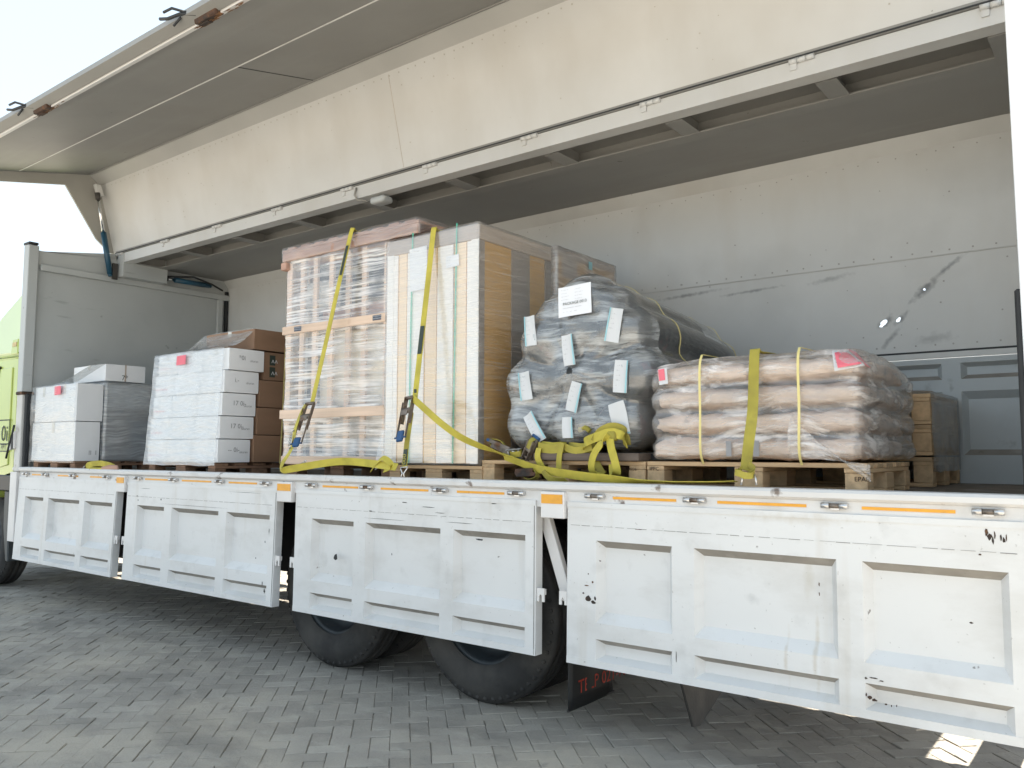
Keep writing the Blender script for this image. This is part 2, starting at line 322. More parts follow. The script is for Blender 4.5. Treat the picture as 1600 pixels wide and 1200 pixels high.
    def grid(s, fn, nu, nv):
        g = [[s.bm.verts.new(fn(i/nu, j/nv)) for j in range(nv+1)] for i in range(nu+1)]
        for i in range(nu):
            for j in range(nv): s.bm.faces.new((g[i][j], g[i+1][j], g[i+1][j+1], g[i][j+1])).smooth = True
        return s
    def mesh(s, name, m, fix=True):
        if fix: bmesh.ops.recalc_face_normals(s.bm, faces=s.bm.faces)
        me = bpy.data.meshes.new(name); s.bm.to_mesh(me); s.bm.free()
        for x in (m if isinstance(m, (list, tuple)) else [m]): me.materials.append(x)
        return me
    def build(s, name, m, parent=None, fix=True, **props):
        return link(name, s.mesh(name, m, fix), parent, **props)

def link(name, data, parent=None, loc=None, **props):
    o = bpy.data.objects.new(name, data); COL.objects.link(o)
    if parent is not None:
        o.parent = parent
        if loc is None: o.matrix_parent_inverse = world(parent).inverted()
    if loc is not None: o.location = loc
    for k, v in props.items(): o[k] = v
    return o
_W = {}
def world(o):
    m = o.matrix_basis.copy()
    if o.parent is not None: m = world(o.parent) @ o.matrix_parent_inverse @ m
    return m
def thing(name, label, cat, loc=(0, 0, 0), group=None):
    o = bpy.data.objects.new(name, None); COL.objects.link(o); o.location = loc; o.empty_display_size = .1
    o['label'] = label; o['category'] = cat
    if group: o['group'] = group
    return o
def tag(o, label, cat, group=None):
    o['label'] = label; o['category'] = cat
    if group: o['group'] = group
    return o
_TX = {}
def text(name, s, size, org, r, u, m, parent, align='LEFT', lift=.0015):
    """flat print: r is the reading direction, u the up direction of the letters"""
    c = bpy.data.curves.new(name, 'FONT'); c.body = s; c.size = size; c.align_x = align; c.resolution_u = 2
    c.materials.append(m)
    r = V(r).normalized(); u = V(u); u = (u-r*u.dot(r)).normalized(); n = r.cross(u); p = V(org)+n*lift
    if (s, size, align, m.name) not in _TX:
        t = bpy.data.objects.new('t', c); COL.objects.link(t); dg = bpy.context.evaluated_depsgraph_get(); dg.update()
        me = bpy.data.meshes.new_from_object(t.evaluated_get(dg)); me.name = name; bpy.data.objects.remove(t)
        _TX[(s, size, align, m.name)] = me
    o = link(name, _TX[(s, size, align, m.name)], None)
    mw = Matrix(((r.x, u.x, n.x, p.x), (r.y, u.y, n.y, p.y), (r.z, u.z, n.z, p.z), (0, 0, 0, 1)))
    o.parent = parent; o.matrix_parent_inverse = world(parent).inverted(); o.matrix_basis = mw
    return o
def nz3(p, s): return noise.noise_vector(V(p)*s)
def n1(p, s): return noise.noise(V(p)*s)
def sheet(name, c, r, u, wd, ht, m, parent, th=.0012, wob=.0):
    """thin paper: centre, right and up directions, size"""
    r = V(r).normalized(); u = V(u); u = (u-r*u.dot(r)).normalized(); n = r.cross(u); c = V(c)
    b = MB(); k = 6
    for side in (1, 0):
        b.grid(lambda a, t: c+r*(a-.5)*wd+u*(t-.5)*ht+n*(th*side+wob*math.sin(a*5.+t*3.)*.5), k, k)
    return b.build(name, m, parent)

# ================================================================== THE SETTING
ang = R(45); ca, sa = math.cos(ang), math.sin(ang)
ground = MB().poly([(-300, -300, GZ-.012), (300, -300, GZ-.012), (300, 300, GZ-.012), (-300, 300, GZ-.012)]).build(
    'ground', M('sandy_paved_ground', (.45, .41, .355), .9, .15, .8, bump=.3, bscale=20), kind='structure')
m_paver = M('grey_concrete_paver', (.312, .288, .250), .85, .16, 2.2, bump=.5, bscale=70, rnd=.14,
            spots=(((.2, .19, .175), 3.5, .62, .75, .5),),
            area=(((.43, .385, .315), .9, (1, 1, 1), .47, .66, .85), ((.44, .41, .35), 5., (1, 1.6, 1), .56, .72, .6), ((.12, .112, .10), .7, (1, 2.2, 1), .52, .72, .62), ((.10, .095, .09), 3.2, (1, 1, 1), .64, .74, .55)))
def paver_mesh(bm, cx, cy, rot, rr):
    L, Wd, h = .0988, .0488, .06; b = .003
    dz = rr.uniform(-.004, .003); tx, ty = rr.uniform(-.012, .012), rr.uniform(-.012, .012)
    j = lambda: rr.uniform(-.0018, .0018)
    c, s_ = math.cos(rot+rr.uniform(-.012, .012)), math.sin(rot+rr.uniform(-.012, .012))
    def mk(x, y, z): return bm.verts.new((cx+x*c-y*s_, cy+x*s_+y*c, z+dz+x*tx+y*ty))
    top = [mk(x*(L-b)+j(), y*(Wd-b)+j(), 0) for x, y in ((-1, -1), (1, -1), (1, 1), (-1, 1))]
    mid = [mk(x*L+j()*.5, y*Wd+j()*.5, -b*1.0) for x, y in ((-1, -1), (1, -1), (1, 1), (-1, 1))]
    low = [mk(x*L, y*Wd, -h) for x, y in ((-1, -1), (1, -1), (1, 1), (-1, 1))]
    bm.faces.new(top)
    for a, d in ((mid, top), (low, mid)):
        for i in range(4): bm.faces.new((a[i], a[(i+1) % 4], d[(i+1) % 4], d[i]))
cells = []
for i in range(-170, 171):
    for j in range(-60, 61):
        ox, oy = .1*(i+2*j), .1*(i-2*j)
        for (hx, hy, r0) in ((ox+.1, oy+.05, 0), (ox+.05, oy+.2, math.pi/2)):
            x, y = hx*ca-hy*sa-5, hx*sa+hy*ca
            if -13 < x < 1.2 and -2.9 < y < 4.6 and not (y < -2.2 and x > -3.0): cells.append((x, y, r0+ang))
cells.sort(key=lambda c: (c[0]+0)**2+(c[1]+3.653)**2)
def seen(x, y):
    d = V((x, y, GZ))-CAM; z = d.dot(fwd)
    if z < .3: return False
    u = 800+F_PX*d.dot(rt)/z; v = 600-F_PX*d.dot(upv)/z
    return -60 < u < 1660 and v < 1260 and v > 880+max(0, (u-10)*.16)-20
near = [c for c in cells if seen(c[0], c[1])][:290]
nearset = set(near)
for cx, cy, r0 in near:
    bm = bmesh.new(); paver_mesh(bm, 0, 0, r0, rng)
    me = bpy.data.meshes.new('paver'); bm.to_mesh(me); bm.free(); me.materials.append(m_paver)
    link('paver', me, ground, loc=(cx, cy, GZ))
def far_paver(sel, name):
    bm = bmesh.new(); lay = bm.loops.layers.color.new('v')
    for cx, cy, r0 in sel: paver_mesh(bm, cx, cy, r0, rng)
    for v in bm.verts: v.co.z += GZ
    me = bpy.data.meshes.new(name); bm.to_mesh(me); bm.free()
    m = m_paver.copy(); m.name = 'grey_concrete_paver_far'
    t = m.node_tree; hs = [n for n in t.nodes if n.type == 'HUE_SAT'][0]
    geo = t.nodes.new('ShaderNodeNewGeometry'); mr = t.nodes.new('ShaderNodeMapRange'); mr.inputs[3].default_value = .86; mr.inputs[4].default_value = 1.14
    t.links.new(geo.outputs['Random Per Island'], mr.inputs[0]); t.links.new(mr.outputs[0], hs.inputs['Value'])
    me.materials.append(m)
    link(name, me, ground, kind='stuff')
far_paver([c for c in cells if c not in nearset], 'paving')

# ================================================================== THE TRUCK
truck = thing('truck', 'white box truck with lime green cab, wing side raised and four side gates hanging open', 'truck', (-5, 1.17, GZ))
XB, XR, W = -9.17, -.36, 2.35
# deck, rail
MB().box(XB, -.12, .05, W-.01, -.05, 0).build('deck', m_deck, truck)
def rail_prof(): return [(.07, -.012), (-.004, -.012), (-.02, .0), (-.022, .022), (-.012, .034), (.055, .036), (.07, .03)]
rail = MB().prism(rail_prof(), -9.27, -.12).build('deck_rail', m_rail, truck)
fascia = MB().box(-9.27, -.12, .004, .05, -.10, -.013).build('deck_fascia', m_rail, truck)
gx = [(-9.13, -7.14), (-6.97, -4.90), (-4.69, -2.645), (-2.44, -.375)]
tilt = [2.2, 1.6, .6, 1.2]
for x0, x1 in gx:
    n = 4 if x1-x0 > 1 else 3
    hs = [.17, .72, 1.36, 1.93]
    for a, b in ((.27, .62), (.83, 1.24), (1.47, 1.82)):
        MB().box(x0+a, x0+b, .001, .0045, -.044, -.031).build('reflector_strip', m_orange, fascia)
# gates
m_ledge = M('brown_grey_ledge', (.30, .28, .25), .85, .2, 5., spots=(((.42, .40, .37), 9., .55, .75, .6), ((.16, .14, .12), 14., .62, .75, .6)))
def gate_mesh(L, mat, name='drop_side_gate', sgn=1):
    b = MB(); bm = b.bm
    c = [(.085, .29), (.345, .66), (.71, .965)]
    xs = [0]+[L*t for q in c for t in q]+[L]; zs = [0, -.025, -.19, -.60, -.68, -.785, -.82]
    H = 6
    dep, ins = .046, .032
    for i in range(7):
        for k in range(6):
            x0, x1, z1, z0 = xs[i], xs[i+1], zs[k], zs[k+1]
            rec = i in (1, 3, 5) and k in (2, 4)
            yy = -.004 if k == 0 else (0 if k != 5 else -.002)
            q = [V((x0, yy, z0)), V((x1, yy, z0)), V((x1, yy, z1)), V((x0, yy, z1))]
            if not rec: b.poly(q)
            else:
                iz = .036 if k == 2 else .029
                bz = .05 if k == 2 else .025
                p = [V((x0+ins, dep, z0+bz)), V((x1-ins, dep, z0+bz)), V((x1-ins, dep, z1-iz)), V((x0+ins, dep, z1-iz))]
                b.poly(p)
                for e in range(4):
                    b.poly([q[e], q[(e+1) % 4], p[(e+1) % 4], p[e]])
                    bm.faces.ensure_lookup_table(); bm.faces[-1].material_index = 1 if e == 2 else 0   # hinge-side bevel of each recess, in a darker brown-grey
    # small steps at the folded strips, then the sides and the back
    b.poly([(0, -.004, -.025), (0, 0, -.025), (L, 0, -.025), (L, -.004, -.025)])
    b.poly([(0, -.002, -.785), (L, -.002, -.785), (L, 0, -.785), (0, 0, -.785)])
    T = .060
    b.poly([(0, 0, 0), (0, T, 0), (0, T, -.82), (0, 0, -.82)]); b.poly([(L, 0, 0), (L, 0, -.82), (L, T, -.82), (L, T, 0)])
    b.poly([(0, -.004, 0), (L, -.004, 0), (L, T, 0), (0, T, 0)]); b.poly([(0, -.002, -.82), (0, T, -.82), (L, T, -.82), (L, -.002, -.82)])
    b.poly([(0, T, 0), (L, T, 0), (L, T, -.82), (0, T, -.82)])
    bmesh.ops.remove_doubles(bm, verts=bm.verts, dist=.0002)
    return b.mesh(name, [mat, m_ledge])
def chips(parent, spots, m, y=-.0016, name='paint_chips', seed=3):
    """small flakes of bare metal: irregular flat patches (x, z, width, height)"""
    rr = random.Random(seed); b = MB()
    for x, z, a, h in spots:
        n = rr.randint(7, 11)
        b.poly([(x+a*.5*math.cos(t*2*math.pi/n)*rr.uniform(.55, 1.15), y, z+h*.5*math.sin(t*2*math.pi/n)*rr.uniform(.5, 1.2)) for t in range(n)])
    o = b.build(name, m, parent, fix=False); o['kind'] = 'stuff'; return o
def hinge_mesh():
    b = MB()
    for a, c, r in ((-.055, -.021, .0125), (.021, .055, .0125)): b.tube([(a, 0, 0), (c, 0, 0)], r, 14)
    b.box(-.018, .018, .004, .012, -.018, -.0)
    return b.mesh('gate_hinge', m_steel)
def pin_mesh():
    return MB().tube([(-.021, 0, 0), (.021, 0, 0)], .0105, 12).mesh('hinge_pin', m_oldsteel)
def latch_mesh():
    b = MB(); pts = [(-.024, .035), (.024, .035), (.024, -.035), (.009, -.035), (.009, -.008), (.004, .002), (-.004, .002), (-.009, -.008), (-.009, -.035), (-.024, -.035)]
    b.prism(pts, -.006, .002, 'y'); b.box(-.02, .02, .002, .02, .0, .03); return b.mesh('latch_bracket', m_pinkw)
hm, pm, lm = hinge_mesh(), pin_mesh(), latch_mesh()
seal_m = M('dark_gate_seam', (.22, .21, .2), .8, .3, 9.)
marks = [[], [(.55, -.13, .018, .02), (.17, -.115, .02, .014), (.19, -.15, .016, .012), (1.96, -.38, .012, .02), (1.86, -.5, .016, .012), (1.95, -.67, .012, .03), (1.98, -.72, .02, .04), (.3, -.05, .2, .003), (1.0, -.165, .9, .0025), (1.7, -.04, .5, .0025), (2.0, -.3, .008, .05)],
         [(.43, -.425, .05, .045), (.95, -.37, .008, .018), (.75, -.115, .03, .008), (1.05, -.05, .05, .006), (1.25, -.07, .12, .004), (1.35, -.10, .09, .005), (1.65, -.235, .07, .012), (.05, -.79, .03, .006), (.72, -.79, .03, .008), (1.5, -.15, .3, .003), (.9, -.16, .4, .003), (1.75, -.03, .05, .006)],
         [(.12, -.42, .028, .007), (.155, -.40, .012, .012), (.13, -.36, .008, .008), (.10, -.46, .012, .01), (.17, -.48, .016, .02), (.13, -.485, .04, .03), (.16, -.5, .03, .02), (.2, -.29, .016, .007), (.42, -.12, .05, .004), (1.5, -.655, .04, .006), (1.53, -.662, .02, .005), (1.47, -.66, .012, .01), (1.485, -.735, .022, .016), (1.50, -.742, .03, .014), (1.47, -.725, .008, .016), (1.545, -.75, .012, .008), (1.565, -.752, .005, .01), (1.585, -.75, .005, .012), (1.925, -.045, .012, .035), (1.935, -.06, .018, .03), (1.945, -.075, .008, .03), (1.952, -.055, .006, .045), (1.972, -.062, .008, .03), (1.982, -.07, .012, .022), (1.99, -.06, .005, .03), (1.86, -.39, .018, .008), (1.29, -.34, .006, .02), (1.29, -.3, .006, .02), (.62, -.70, .004, .06), (.78, -.8, .03, .007), (1.42, -.8, .04, .008), (1.9, -.13, .012, .008)]]
for gi, (x0, x1) in enumerate(gx):
    L = x1-x0
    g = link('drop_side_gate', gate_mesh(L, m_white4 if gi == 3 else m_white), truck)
    g.matrix_parent_inverse = world(truck).inverted()
    g.location = (x0, -.004, -.066); g.rotation_euler = (R(-tilt[gi]), 0, 0)
    for hx in ([.17, .72, 1.36, 1.93] if gi else [.16, .6, 1.2, 1.86]):
        h = link('gate_hinge', hm, g, loc=(hx*L/2.06, -.010, .034)); link('hinge_pin', pm, g, loc=(hx*L/2.06, -.010, .034))
    for lx in (-.03, L+.027): link('latch_bracket', lm, g, loc=(lx, .012, -.50))
    sm = MB()
    sm.box(L-.0125, L-.0095, -.0022, -.0002, -.815, -.03)
    zz = -.118; n = 30
    for k in range(n): sm.box(.02+(L-.05)*k/n, .02+(L-.05)*(k+rng.uniform(.6, 1.02))/n, -.0012, .0003, zz-.0012+rng.uniform(-.001, .001), zz+.0006)
    o = sm.build('panel_seam', seal_m, g, fix=True); o.matrix_parent_inverse = Matrix(); o['kind'] = 'stuff'
    if marks[gi]:
        o = chips(g, marks[gi], m_rust if gi == 3 else m_gasket, seed=gi); o.matrix_parent_inverse = Matrix()
        for p in o.data.polygons: pass
# pillars between the gates
for i, (a, b_) in enumerate(((-9.30, -9.15), (-7.122, -6.985), (-4.875, -4.715), (-2.60, -2.45), (-.355, -.2))):
    p = MB().box(a, b_, -.028, .03, -.155 if i else -.72, -.016, .004).build('side_pillar', m_pinkw, truck)
    if i in (1, 2, 3): MB().box(a+.008, b_-.008, -.0318, -.0284, -.078, -.03).build('reflector', m_orange, p)
MB().obox((-2.585, .10, -.36), (.035, 0, 0), (0, .02, 0), (.085, 0, -.24), .004).build('gate_brace', m_pinkw, truck)
MB().obox((-2.46, .3, -.33), (.03, 0, 0), (0, .02, 0), (.085, 0, -.24), .004).build('gate_brace', m_plate, truck)
# chassis
for y0 in (.72, 1.50):
    MB().box(-10.6, -.15, y0, y0+.09, -.42, -.14, .006).build('chassis_rail', m_dark, truck)
for k in range(17):
    MB().box(-9.05+k*.55, -8.97+k*.55, .06, 2.3, -.14, -.05).build('cross_member', m_dark, truck)
MB().box(-8.6, -6.7, .30, .70, -.80, -.16, .03).build('fuel_tank', m_dark, truck)
MB().box(-8.7, -6.6, 1.62, 2.2, -.80, -.16, .03).build('fuel_tank', m_dark, truck)
MB().box(-6.3, -5.3, .5, 2.0, -.75, -.16, .02).build('tool_box', m_dark, truck)
MB().box(-2.3, -1.5, .9, 2.1, -.70, -.3, .05).build('spare_carrier', m_dark, truck)
MB().box(-.32, -.22, .1, 2.25, -.78, -.62, .01).build('rear_bumper', m_plate, truck)
for a, c in ((-9.1, -7.22), (-6.95, -5.2), (-2.35, -.95)):  # unseen boards added on the far side to block sun under the truck
    for z in (-1.08, -.87, -.66, -.40): MB().box(a, c, 2.28, 2.31, z, z+.2, .006).build('added_sun_blocker', m_plate, truck)
# wheels
def make_wheel(x, ya, yb, dish=True):
    wl = link('wheel', None, truck); wl.empty_display_size = .1
    wl.matrix_parent_inverse = world(truck).inverted(); wl.location = (x, ya, GZ+.525)
    rt_, sw = .525, yb-ya
    b = MB()
    prof = [(.305, .03), (.33, .012), (.40, .0), (.455, .008), (.492, .03), (.512, .045)]
    gv = [.045, .085, .09, .105, .11, .17, .175, .19, .195, .235]
    tr = [(rt_ if i % 4 in (0, 1) else rt_-.014, y) for i, y in enumerate([.05, .088, .09, .104, .106, .136, .138, .15, .152, .19])]
    prof = prof+[(r, y*sw/.24) for r, y in tr]+[(.512, sw-.045), (.492, sw-.03), (.455, sw-.008), (.40, sw), (.33, sw-.012), (.305, sw-.03)]
    b.lathe_y(prof, (0, 0), 72)
    for k in range(54):
        a = k*2*math.pi/54; ca_, sa_ = math.cos(a), math.sin(a)
        b.obox((.482*ca_, .036, .482*sa_), (-sa_*.013, 0, ca_*.013), (0, .012, 0), (ca_*.022, 0, sa_*.022), .006)
    b.build('tyre', m_rubber, wl).matrix_parent_inverse = Matrix()
    rp = [(.315, .028), (.318, .045), (.30, .05), (.285, .06), (.28, sw*.55), (.24, sw*.62), (.17, sw*.64), (.16, sw*.5), (.10, sw*.45), (.0, sw*.45)] if dish else \
         [(.315, .028), (.318, .045), (.29, .05), (.28, .07), (.22, .02), (.15, -.02), (.10, -.05), (0, -.05)]
    b = MB().lathe_y(rp, (0, 0), 48); b.build('rim', m_rim, wl).matrix_parent_inverse = Matrix()
    b = MB()
    for k in range(10):
        a = k*2*math.pi/10; y = sw*.63 if dish else .0
        b.tube([(.205*math.cos(a), y-.025, .205*math.sin(a)), (.205*math.cos(a), y+.01, .205*math.sin(a))], .015, 6)
    b.build('wheel_nuts', m_oldsteel, wl).matrix_parent_inverse = Matrix()
for x in (-3.15, -4.47):
    make_wheel(x, .12, .38); make_wheel(x, .44, .70); make_wheel(x, 1.65, 1.91); make_wheel(x, 1.98, 2.24)
    MB().tube([(x, .3, GZ+.525), (x, 2.05, GZ+.525)], .09, 12).build('axle', m_dark, truck)
make_wheel(-10.12, .10, .38, False); make_wheel(-10.12, 1.95, 2.23, False)
# mud flap with red lettering, facing the rear
fl = MB().grid(lambda a, t: V((-2.50+.012*math.sin(a*4), .08+a*.46, -1.165+t*.55)), 10, 8).build('mud_flap', m_black, truck)
sd = fl.modifiers.new('th', 'SOLIDIFY'); sd.thickness = .008
text('lettering', 'TELP 021-757', .10, (-2.482, .15, -1.09), (0, 1, .0), (0, 0, 1), m_redprint, fl)
text('lettering', 'KARYA', .10, (-2.482, .17, -.945), (0, 1, .0), (0, 0, 1), m_redprint, fl)
MB().box(-2.505, -2.495, .075, .55, -1.172, -1.16).build('flap_edge', m_plate, fl)
MB().prism([(.28, -.55), (.29, -.97), (.42, -1.225), (.50, -1.235), (1.02, -1.03), (1.05, -.55)], -1.96, -1.945).build('guard_plate', m_plate, truck)

# front bulkhead
bk = MB().box(XB-.05, XB, .09, W+.02, -.05, 2.30).build('front_bulkhead', m_bulk, truck)
MB().box(XB+.001, XB+.045, .10, W, 2.085, 2.152, .006).build('bulkhead_beam', m_bulk, bk)
MB().prism([(.02, 2.28), (.9, 2.42), (1.17, 2.44), (1.45, 2.42), (W, 2.36), (W, 2.29), (.02, 2.29)], XB-.05, XB-.004).build('bulkhead_top', m_bulk, bk)
MB().box(XB+.001, XB+.04, W-.16, W-.09, 0, 2.085, .006).build('corner_post', m_bulk, bk)
MB().box(XB+.001, XB+.03, W-.05, W-.012, 0, 2.2).build('corner_gasket', m_gasket, bk)
MB().box(XB-.04, XB+.17, .905, 1.435, 2.145, 2.41, .004).build('beam_seat', m_bulk, bk)
pst = MB().prism([(-9.24, .80), (-9.12, .80), (-9.115, 2.335), (-9.235, 2.345)], -.03, .07, 'y', .006).build('front_post', m_bulk, truck)
MB().box(-9.25, -9.12, -.022, .09, -.012, .775, .006).build('front_post', M('worn_post_paint', (.6, .59, .56), .6, .08, 5., bump=.2, spots=(((.2, .15, .1), 6., .55, .68, .8),)), truck)
MB().box(-9.117, -9.075, .0, .05, .02, .78, .008).build('post_gasket', m_gasket, truck)
MB().box(-9.25, -9.10, -.035, .085, .772, .802, .005).build('post_bracket', m_rust, truck)
lk = MB().prism([(-9.33, .20), (-9.25, .36), (-9.215, .40), (-9.2, .22)], -.05, -.022, 'y', .004).build('gate_lock', m_pinkw, truck)
MB().tube([(-9.35, -.055, .12), (-9.31, -.055, .22), (-9.23, -.055, .37), (-9.205, -.05, .46)], .011, 8).build('lock_handle', m_gasket, lk)
MB().prism([(-9.255, .34), (-9.215, .37), (-9.21, .22), (-9.25, .21)], -.056, -.052, 'y').build('lock_slot', m_gasket, lk)
MB().box(-9.245, -9.11, -.034, .06, 2.34, 2.365, .004).build('post_cap', m_gasket, pst)
# rear post and doors
MB().prism([(-.36, 0), (-.13, 0), (-.13, 2.9), (-.375, 2.9)], -.035, .06, 'y', .004).build('rear_post', m_post, truck)
MB().box(-.388, -.362, .004, .05, .04, .82, .008).build('post_gasket', m_gasket, truck)
MB().box(-.2, -.16, .06, W+.03, -.05, 2.42).build('rear_door', m_back, truck)

# centre beam: two flanges, a web, cross ribs, hinges
cb = link('centre_beam', None, truck); cb.matrix_parent_inverse = world(truck).inverted(); cb.location = (-4.8, 1.17, 2.3)
MB().prism([(.915, 2.305), (1.03, 2.305), (1.03, 2.315), (.935, 2.32), (.935, 2.412), (.915, 2.412)], XB, -.2).build('front_flange', m_inner, cb)
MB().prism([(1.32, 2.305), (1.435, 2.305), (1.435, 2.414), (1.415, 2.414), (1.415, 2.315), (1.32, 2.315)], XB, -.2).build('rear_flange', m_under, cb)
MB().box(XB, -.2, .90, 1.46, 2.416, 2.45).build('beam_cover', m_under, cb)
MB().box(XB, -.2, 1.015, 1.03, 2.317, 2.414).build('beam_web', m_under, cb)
for k in range(9):
    x = -1.37-.955*k
    if x < XB+.1: break
    MB().prism([(x-.06, 2.308), (x+.06, 2.308), (x+.06, 2.313), (x+.012, 2.314), (x+.012, 2.414), (x-.012, 2.414), (x-.012, 2.314), (x-.06, 2.313)], 1.058, 1.40, 'y').build('beam_rib', m_under, cb)
MB().prism([(-.56, 2.300), (-.2, 2.300), (-.2, 2.413), (-.52, 2.413)], 1.04, 1.40, 'y').build('end_box', m_under, cb)
kn = None
for k in range(10):
    x = -.50-.955*k
    b = MB()
    for a, c in ((-.07, -.026), (-.024, .024), (.026, .07)): b.tube([(a, 0, 0), (c, 0, 0)], .016, 12)
    b.box(-.065, -.03, .0, .012, -.05, .0); b.box(-.022, .022, .0, .012, .0, .055)
    if kn is None: kn = b.mesh('wing_hinge', m_inner)
    else: b.bm.free()
    o = link('wing_hinge', kn, cb, loc=None); o.location = (x, .905, 2.405)
# the raised near wing
H0, C1, C2, OUT = V((0, .905, 2.425)), V((0, .712, 3.165)), V((0, .595, 3.262)), V((0, -.865, 2.935))
def slab(p, q, t, x0, x1):
    d = (q-p).normalized(); n = V((0, -d.z, d.y)); n = n if n.z > 0 or True else -n
    return MB().prism([(p.y, p.z), (q.y, q.z), (q.y+n.y*t, q.z+n.z*t), (p.y+n.y*t, p.z+n.z*t)], x0, x1)
wing = link('raised_wing', None, truck); wing.matrix_parent_inverse = world(truck).inverted(); wing.location = (-4.8, .6, 2.4)
slab(H0, C1, -.03, XB-.05, XR-.02).build('wing_roof_panel', m_inner, wing)
slab(C1, C2, -.03, XB-.05, XR-.02).build('wing_corner_strip', M('corner_strip_paint', (.40, .395, .375), .55, .06, 2.), wing)
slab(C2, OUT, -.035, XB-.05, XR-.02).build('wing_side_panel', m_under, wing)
d = (OUT-C2).normalized(); nrm = V((0, d.z, -d.y)); nrm = nrm if nrm.z < 0 else -nrm
e1 = OUT-d*.035
MB().prism([(e1.y, e1.z), (OUT.y, OUT.z), (OUT.y+nrm.y*.03, OUT.z+nrm.z*.03), (e1.y+nrm.y*.03, e1.z+nrm.z*.03)], XB-.02, XR-.02).build('wing_edge_rail', m_pinkw, wing)
OB = OUT+d*.004+V((0, 0, .0))
MB().prism([(OB.y, OB.z+.06), (OB.y+d.y*.075, OB.z+.06+d.z*.075), (OB.y+d.y*.08, OB.z+.02+d.z*.08), (OB.y, OB.z-.02)], XB-.02, XR-.02).build('wing_lip', m_under, wing)
mid = C2.lerp(OUT, .5); ml = C2.lerp(OUT, .507)
MB().prism([(mid.y+nrm.y*.001, mid.z+nrm.z*.001), (ml.y+nrm.y*.001, ml.z+nrm.z*.001), (ml.y+nrm.y*.006, ml.z+nrm.z*.006), (mid.y+nrm.y*.006, mid.z+nrm.z*.006)], XB, XR-.03).build('panel_joint', m_white, wing)
mc = C2.lerp(OUT, .012)
MB().prism([(C2.y+nrm.y*.002, C2.z+nrm.z*.002), (mc.y+nrm.y*.002, mc.z+nrm.z*.002), (mc.y+nrm.y*.012, mc.z+nrm.z*.012), (C2.y+nrm.y*.012, C2.z+nrm.z*.012)], XB, XR-.03).build('corner_bead', m_under, wing)
for x in (-5.35,):
    for a, c, q0, q1 in ((C2, mid, .0, 1),):
        A = C2+nrm*.0035; B_ = mid+nrm*.0035
        MB().prism([(A.y, A.z), (B_.y, B_.z), (B_.y-nrm.y*.003, B_.z-nrm.z*.003), (A.y-nrm.y*.003, A.z-nrm.z*.003)], x, x+.006).build('sheet_joint', m_gasket, wing)
x = -4.6; A = H0.lerp(C1, .03); B_ = H0.lerp(C1, .97); dd = (C1-H0).normalized(); n2 = V((0, -dd.z, dd.y)); n2 = n2 if n2.y < 0 else -n2
MB().prism([(A.y+n2.y*.002, A.z+n2.z*.002), (B_.y+n2.y*.002, B_.z+n2.z*.002), (B_.y, B_.z), (A.y, A.z)], x, x+.004).build('sheet_joint', M('pinkish_sealant', (.52, .47, .42), .7), wing)
bm_ = MB()
for k in range(92):
    x = XB+.12+k*.095+rng.uniform(-.01, .01)
    if x > XR-.1: break
    for t in (.955, ):
        p = H0.lerp(C1, t)+n2*.0015; bm_.tube([(x, p.y, p.z), (x, p.y+n2.y*.002, p.z+n2.z*.002)], .006, 6)
for k in range(60):
    p = H0.lerp(C1, rng.uniform(.08, .9))+n2*.0015; x = rng.uniform(XB+.2, XR-.2); r_ = rng.choice((.003, .004, .006))
    bm_.tube([(x, p.y, p.z), (x, p.y+n2.y*.001, p.z+n2.z*.001)], r_, 6)
o = bm_.build('rivets', M('dull_rivet', (.43, .41, .37), .6), wing); o['kind'] = 'stuff'
MB().prism([(H0.y-.012, H0.z-.006), (H0.y+.01, H0.z-.006), (H0.y+.004, H0.z+.001), (H0.y-.013, H0.z+.001)], XB, XR-.02).build('hinge_seal', m_gasket, wing)
pl = MB(); pl.prism([(.62, 3.285), (.72, 3.16), (.93, 2.43), (.86, 2.43), (.70, 2.56), (.345, 3.085), (-.85, 2.845), (-.862, 2.96)], XB-.075, XB-.0505)
pl.build('wing_end_plate', M('end_plate_paint', (.36, .35, .32), .6, .08, 2.), wing)
for x, seed in ((-4.66, 1), (-6.98, 2)):
    rr = random.Random(seed); c = OUT+nrm*.03
    b = MB(); b.obox((x+.10, c.y-.005, c.z+.012), (.12, 0, 0), (0, .030, .007), (0, -.004, .018), .006); b.obox((x+.04, c.y+.012, c.z-.002), (.05, 0, 0), (0, .022, .005), (0, -.002, .008), .004)
    b.build('wing_catch', m_rust, wing)
    b = MB(); b.tube([(x+.03, c.y-.05, c.z+.03), (x-.07, c.y-.10, c.z+.045), (x-.16, c.y-.13, c.z+.03), (x-.24, c.y-.14, c.z+.05)], .011, 7)
    b.tube([(x-.03, c.y-.08, c.z+.05), (x-.10, c.y-.14, c.z+.075), (x-.18, c.y-.15, c.z+.07)], .009, 7); b.tube([(x-.08, c.y-.09, c.z+.03), (x-.16, c.y-.09, c.z+.0)], .008, 7)
    b.build('catch_hook', m_gasket, wing)
    chips_ = MB()
    for k in range(34):
        a = rr.uniform(-.12, .45)*rr.uniform(.3, 1); t = rr.uniform(.0, .05); p = OUT-d*t+nrm*.0372 if t < .03 else OUT-d*t+nrm*.0015
        q = [p+V((a+x+.035*math.cos(s)*rr.uniform(.4, 1.4), 0, 0))+d*.007*math.sin(s)*rr.uniform(.4, 1.2) for s in [i*6.283/7 for i in range(7)]]
        chips_.poly(q)
    o = chips_.build('rust_flakes', M('orange_rust', (.24, .115, .045), .9, .5, 14., spots=(((.06, .035, .02), 20., .5, .66, .8),)) if seed == 1 else bpy.data.materials['orange_rust'], wing, fix=False); o['kind'] = 'stuff'
